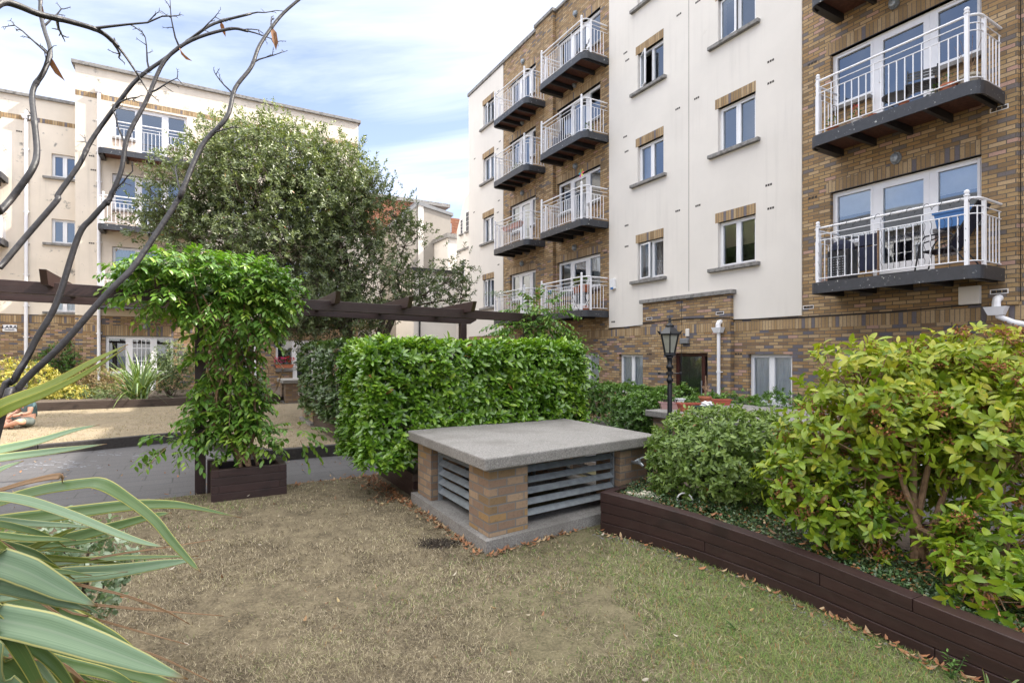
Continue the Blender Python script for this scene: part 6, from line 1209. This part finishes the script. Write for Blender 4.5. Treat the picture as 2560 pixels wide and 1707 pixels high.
# far flax clump
def clump(name, label, c, n, ln, w, mats, seed):
    g_ = np.random.default_rng(seed); t = thing(name, label, 'flax plant', c)
    for m_ in mats:
        VS, FS, UV = [], [], []
        me = bpy.data.meshes.new('leaf_fan'); vs = []; fs = []; uvs = []
        for i in range(n):
            a = g_.uniform(0, 6.28); tilt = abs(g_.normal(.15, .38)) + .08; l = ln * g_.uniform(.7, 1.1); dr = np.array([math.cos(a) * math.sin(tilt), math.sin(a) * math.sin(tilt), math.cos(tilt)]); b0 = np.array([g_.normal(0, .1), g_.normal(0, .1), 0]); sd = np.array([-math.sin(a + g_.normal(0, .6)), math.cos(a), 0]); bend = g_.uniform(.15, .9) * (.4 + tilt)
            o = len(vs)
            for k in range(7):
                s = k / 6; p = b0 + dr * l * s + np.array([math.cos(a), math.sin(a), -1.0]) * np.array([.35, .35, .75]) * bend * l * s ** 2.6; ww = w * (1 - s ** 3) + .002; vs += [p - sd * ww / 2, p, p + sd * ww / 2]; uvs += [(0, s), (.5, s), (1, s)]
                if k < 6: fs += [(o + 3 * k + j, o + 3 * k + j + 1, o + 3 * k + j + 4, o + 3 * k + j + 3) for j in (0, 1)]
        me.from_pydata([tuple(v) for v in vs], [], fs); uv = me.uv_layers.new(name='UVMap'); li = np.array([x.vertex_index for x in me.loops]); uv.data.foreach_set('uv', np.array(uvs)[li].astype(np.float32).ravel()); me.materials.append(M[m_]); o = bpy.data.objects.new('leaf_fan', me); COL.objects.link(o); o.parent = t
    return t
c = U(345, 1000, 15.9); clump('flax_plant', 'spiky green flax clump drooping over the far timber wall', (c.x, c.y, .28), 60, 1.75, .06, ['flax_green', 'flax_glaucous'], 3)
# ---------------------------------------------------------------- ground cover, grass, litter
inv3 = np.array(FRONT)
def bed_pts(n, d0, d1):
    t = G.uniform(0, len(FRONT) - 1.001, n); i = t.astype(int); f = (t - i)[:, None]; p = inv3[i] * (1 - f) + inv3[i + 1] * f; d = unit(inv3[i + 1] - inv3[i]); nr = np.stack([-d[:, 1], d[:, 0]], 1); nr = np.where((nr[:, :1] > 0), nr, -nr); return p + nr * G.uniform(d0, d1, (n, 1))
q = bed_pts(26000, .09, .75); q = q[(q[:, 1] > 1.2)]; q = q[G.uniform(0, 1, len(q)) < np.clip(1.2 - .0 * q[:, 0], 0, 1)]; kz = np.clip(1 - .24 * (4.9 - q[:, 1]) / 2.6, .76, 1); z = .315 * kz - .02 + .05 * (fbm(np.c_[q, 0 * q[:, 0]], 5) + 1) * .5 + G.uniform(-.02, .03, len(q)); pos = np.c_[q, z]
gc = leaves('ground_cover', 'cover_leaf', None, pos, G.normal(0, 1, pos.shape) * [1, 1, .35] + [0, 0, .25], np.array([0, 0, 1.0]) + G.normal(0, .45, pos.shape), .022 * G.uniform(.7, 1.4, len(pos)), 'small', np.clip(G.normal(.4, .25, len(pos)) + .3 * (G.uniform(0, 1, len(pos)) > .93), 0, 1)); gc['kind'] = 'stuff'; gc['label'] = 'dark creeping ground cover with reddish leaves behind the long planter wall'
def inpoly(x, y, poly):
    r = np.zeros(len(x), bool); j = len(poly) - 1
    for i in range(len(poly)): xi, yi = poly[i]; xj, yj = poly[j]; r ^= ((yi > y) != (yj > y)) & (x < (xj - xi) * (y - yi) / (yj - yi + 1e-12) + xi); j = i
    return r
front_poly = [tuple(P(7.11, -8)[:2]), tuple(P(7.11, 2.0)[:2]), tuple(P(3.86, 1.98)[:2]), tuple(P(3.98, 3.1)[:2])] + FRONT[:-1] + [(3.0, -.5), (-6, -.5)]
pl0 = [tuple(P(6.6, .06)[:2]), tuple(P(7.3, .06)[:2]), tuple(P(7.3, .9)[:2]), tuple(P(6.6, .9)[:2])]
def blades(n, x0, x1, y0, y1, pw, poly, h, wd, z, mat_, name, green, excl=None, far=False):
    u_ = G.uniform(0, 1, n); y = (y0 ** pw + u_ * (y1 ** pw - y0 ** pw)) ** (1 / pw) if pw else y0 * (y1 / y0) ** u_
    x = G.uniform(-1, 1, n) * y * 1.02; k = inpoly(x, y, poly) & (x > x0) & (x < x1)
    if excl is not None: k &= ~inpoly(x, y, excl)
    x, y = x[k], y[k]; n = len(x); g = green(x, y); p3 = np.c_[x, y, 0 * x]; bare = fbm(p3, 2.2, 5) * .5 + fbm(p3, 6, 1) * .4; keep = G.uniform(0, 1, n) < np.clip(.9 - 1.5 * np.clip(bare - .0, 0, .6) * (g < .5) - .5 * np.clip(fbm(p3, 17, 3), 0, 1), .06, 1); x, y, g = x[keep], y[keep], g[keep]; n = len(x)
    a = G.uniform(0, 6.28, n); ln = h * G.uniform(.5, 1.4, n) * (1 + .5 * g); lean = G.uniform(.45, 1.35, n); d = np.c_[np.cos(a) * np.sin(lean), np.sin(a) * np.sin(lean), np.cos(lean)]; sd = np.c_[-np.sin(a), np.cos(a), 0 * a] * (wd * np.clip(y / 3.2, .55, 3))[:, None]
    b = np.c_[x, y, np.full(n, z)]; mid = b + d * (ln * .55)[:, None]; tip = mid + (d * [1, 1, .35] + G.normal(0, .25, (n, 3))) * (ln * .5)[:, None]; vs = np.stack([b - sd, b + sd, mid + sd * .7, mid - sd * .7, tip], 1); F = np.array([(0, 1, 2), (0, 2, 3), (3, 2, 4)]); fs = (F[None] + (np.arange(n) * 5)[:, None, None]).reshape(-1, 3)
    dry = G.uniform(0, 1, n); rnd = np.where(G.uniform(0, 1, n) < g, .58 + .42 * dry, .5 * np.clip(dry ** 1.3 + .25 * fbm(np.c_[x, y, 0 * x], 4, 7), 0, 1)); o = trimesh(name, mat_, None, vs.reshape(-1, 3), fs, np.repeat(rnd, 5), False); o['kind'] = 'stuff'; return o
sst = lambda a, b, x: np.clip((x - a) / (b - a), 0, 1) ** 2 * (3 - 2 * np.clip((x - a) / (b - a), 0, 1))
gn = lambda x, y: np.clip(.02 + .85 * sst(-.2, 1.7, x) + .25 * sst(4.9, 6.0, y + .5 * x) + .28 * (fbm(np.c_[x, y, 0 * x], 1.6, 2)) + .15 * fbm(np.c_[x, y, 0 * x], 5, 1), 0, .9)
o = blades(300000, -6, 4, 1.7, 7.6, -.15, front_poly, .030, .0014, 0, 'grass_blade', 'grass', gn, pl0); o['label'] = 'dry trampled lawn grass, straw brown turning green to the right'
fpoly = [tuple(P(a, b)[:2]) for a, b in ((11.4, -6), (11.4, -2.2), (11.9, -.4), (11.9, 0), (9.08, 1.0), (9.08, 2.0), (18.4, 2.0), (18.4, -12))]
o = blades(90000, -20, 0, 8.0, 20, .2, fpoly, .04, .0011, .1, 'far_blade', 'grass', lambda x, y: np.clip(.05 + .12 * fbm(np.c_[x, y, 0 * x], 1.2, 2), 0, .5), None, True); o['label'] = 'pale parched grass on the far lawn'
def litter(name, pts, mat_, s, label, z=.012):
    n = len(pts); p = np.c_[pts, np.full(n, z) + G.uniform(0, .012, n)]; o = leaves(name, mat_, None, p, G.normal(0, 1, (n, 3)) * [1, 1, .12], np.array([0, 0, 1.0]) + G.normal(0, .25, (n, 3)), s * G.uniform(.6, 1.4, n), 'dry', G.uniform(0, 1, n)); o['kind'] = 'stuff'; o['label'] = label; return o
def strip_pts(A, B, n, w): A, B = np.array(A[:2]), np.array(B[:2]); t = G.uniform(0, 1, (n, 1)); d = unit((B - A)[None])[0]; return A + (B - A) * t + np.array([-d[1], d[0]]) * np.abs(G.normal(0, w, (n, 1)))
cr_ = [strip_pts(P(3.85, 1.96), P(7.0, 1.96), 230, .05), strip_pts(P(5.6, 1.97), P(7.05, 1.95), 250, .13), strip_pts(P(4.0, 3.05), P(3.82, 1.97), 90, .04), strip_pts(P(7.1, 2.0), P(7.05, .95), 60, .05)]
for p, q in zip(FRONT, FRONT[1:]): cr_.append(strip_pts(q, p, 12 if p[1] > 3.4 else 26, .05) - np.array([.02, .0]))
litter('fallen_leaves', np.concatenate(cr_), 'dry_leaf', .045, 'brown dry leaves drifted along the plinth, planters and timber wall', .012)
n = 75; y = G.uniform(2.0, 6.8, n); x = G.uniform(-.8, .6, n) * y; k = inpoly(x, y, front_poly); litter('fallen_leaves', np.c_[x, y][k], 'pale_litter', .034, 'scattered pale and brown fallen leaves on the near lawn', .02)
n = 110; y = G.uniform(5.6, 8.4, n); x = G.uniform(-.95, -.25, n) * y; litter('fallen_leaves', np.c_[x, y], 'dry_leaf', .045, 'dry leaves scattered over the dark paved path', -.01)
q = np.concatenate([bed_pts(110, .1, .6)]); litter('fallen_leaves', q[q[:, 1] > 1.3], 'dry_leaf', .05, 'dry orange leaves lying on the planter ground cover', .31)
n = 500; t_ = G.uniform(0, 1, n); pth_ = bed_pts(n, -.16, -.01); pth_ = pth_[pth_[:, 1] > 1.4]; mb = MB()
for x, y in pth_[:330]: s = G.uniform(.004, .011); mb.lathe([(s, 0), (s * .9, s * .6), (s * .3, s * .9)], 5, (x, y, -.002))
o = mb.build('gravel', 'gravel'); o['kind'] = 'stuff'; o['label'] = 'loose grey grit along the foot of the long timber planter'
c = U(1095, 1359, 4.55); n = 1600; p = np.c_[c.x + G.normal(0, .075, n), c.y + G.normal(0, .05, n), np.zeros(n)]; LM('dead_tuft', [(0.03, 0.024, 0.018), (0.085, 0.065, 0.048)], .8, .05); o = leaves('dead_grass', 'dead_tuft', None, p, G.normal(0, 1, p.shape) * [1, 1, .5] + [0, 0, .5], G.normal(0, 1, p.shape), .03, 'narrow', G.uniform(0, 1, n)); o['kind'] = 'stuff'; o['label'] = 'small dark patch of dead grass on the lawn before the near vent'
# weeds at the planter foot
def weed(label, loc, h, n, seed, mat_='green_leaf'):
    g_ = np.random.default_rng(seed); t = thing('weed', label, 'weed', loc); m = MB(); A = []
    for i in range(n):
        e_ = np.array([g_.normal(0, .05), g_.normal(0, .05), h * g_.uniform(.6, 1.05)]); m.tube([(0, 0, 0), tuple(e_ * .5 + [.01, 0, 0]), tuple(e_)], [.003, .0025, .001], 5)
        for k in range(14): A.append((e_ * (k / 14 + .1), g_.uniform(0, 6.28)))
    m.build('stem', 'geranium_leaf', t); p = np.array([a[0] for a in A]); an = np.array([a[1] for a in A]); d = np.c_[np.cos(an), np.sin(an), .5 + 0 * an]; leaves('foliage', mat_, t, p, d, np.array([0, 0, 1.0]) + 0 * p, .04 * h / .2, leaf_tpl(.3, .2, .2, 1), g_.uniform(.2, 1, len(p))); return t
w_ = U(2425, 1690, 2.62); weed('upright leafy green weed growing at the foot of the long planter at the lower right', (2.16, 2.66, 0), .16, 3, 1)
clump('grass_tuft', 'blue-green grass tuft at the bottom right against the planter', (2.28, 2.42, 0), 16, .2, .009, ['flax_green'], 8)['category'] = 'weed'
weed('low rosette weed flattened in the lawn right of centre', (1.30, 3.15, 0), .045, 4, 5)
# paving grit seen under the shrubs is the lower path

GROUPS = {'laurel_hedge': 'clipped laurel hedges', 'garage_vent': 'brick vents in the lawns', 'timber_planter': 'timber planters around the garden', 'plant_trough': 'troughs of the courtyard', 'plant_pot': 'flower pots of the courtyard', 'golden_shrub': 'golden shrubs in the far bed', 'climbing_shrub': 'climbers on the pergola', 'folding_chair': 'black folding chairs on the balconies', 'weed': 'weeds in the lawn', 'person': 'people sitting on the far lawn', 'flax_plant': 'flax plants'}
for o in bpy.data.objects:
    k = o.name.split('.')[0]
    if o.parent is None and k in GROUPS and 'group' not in o: o['group'] = GROUPS[k]
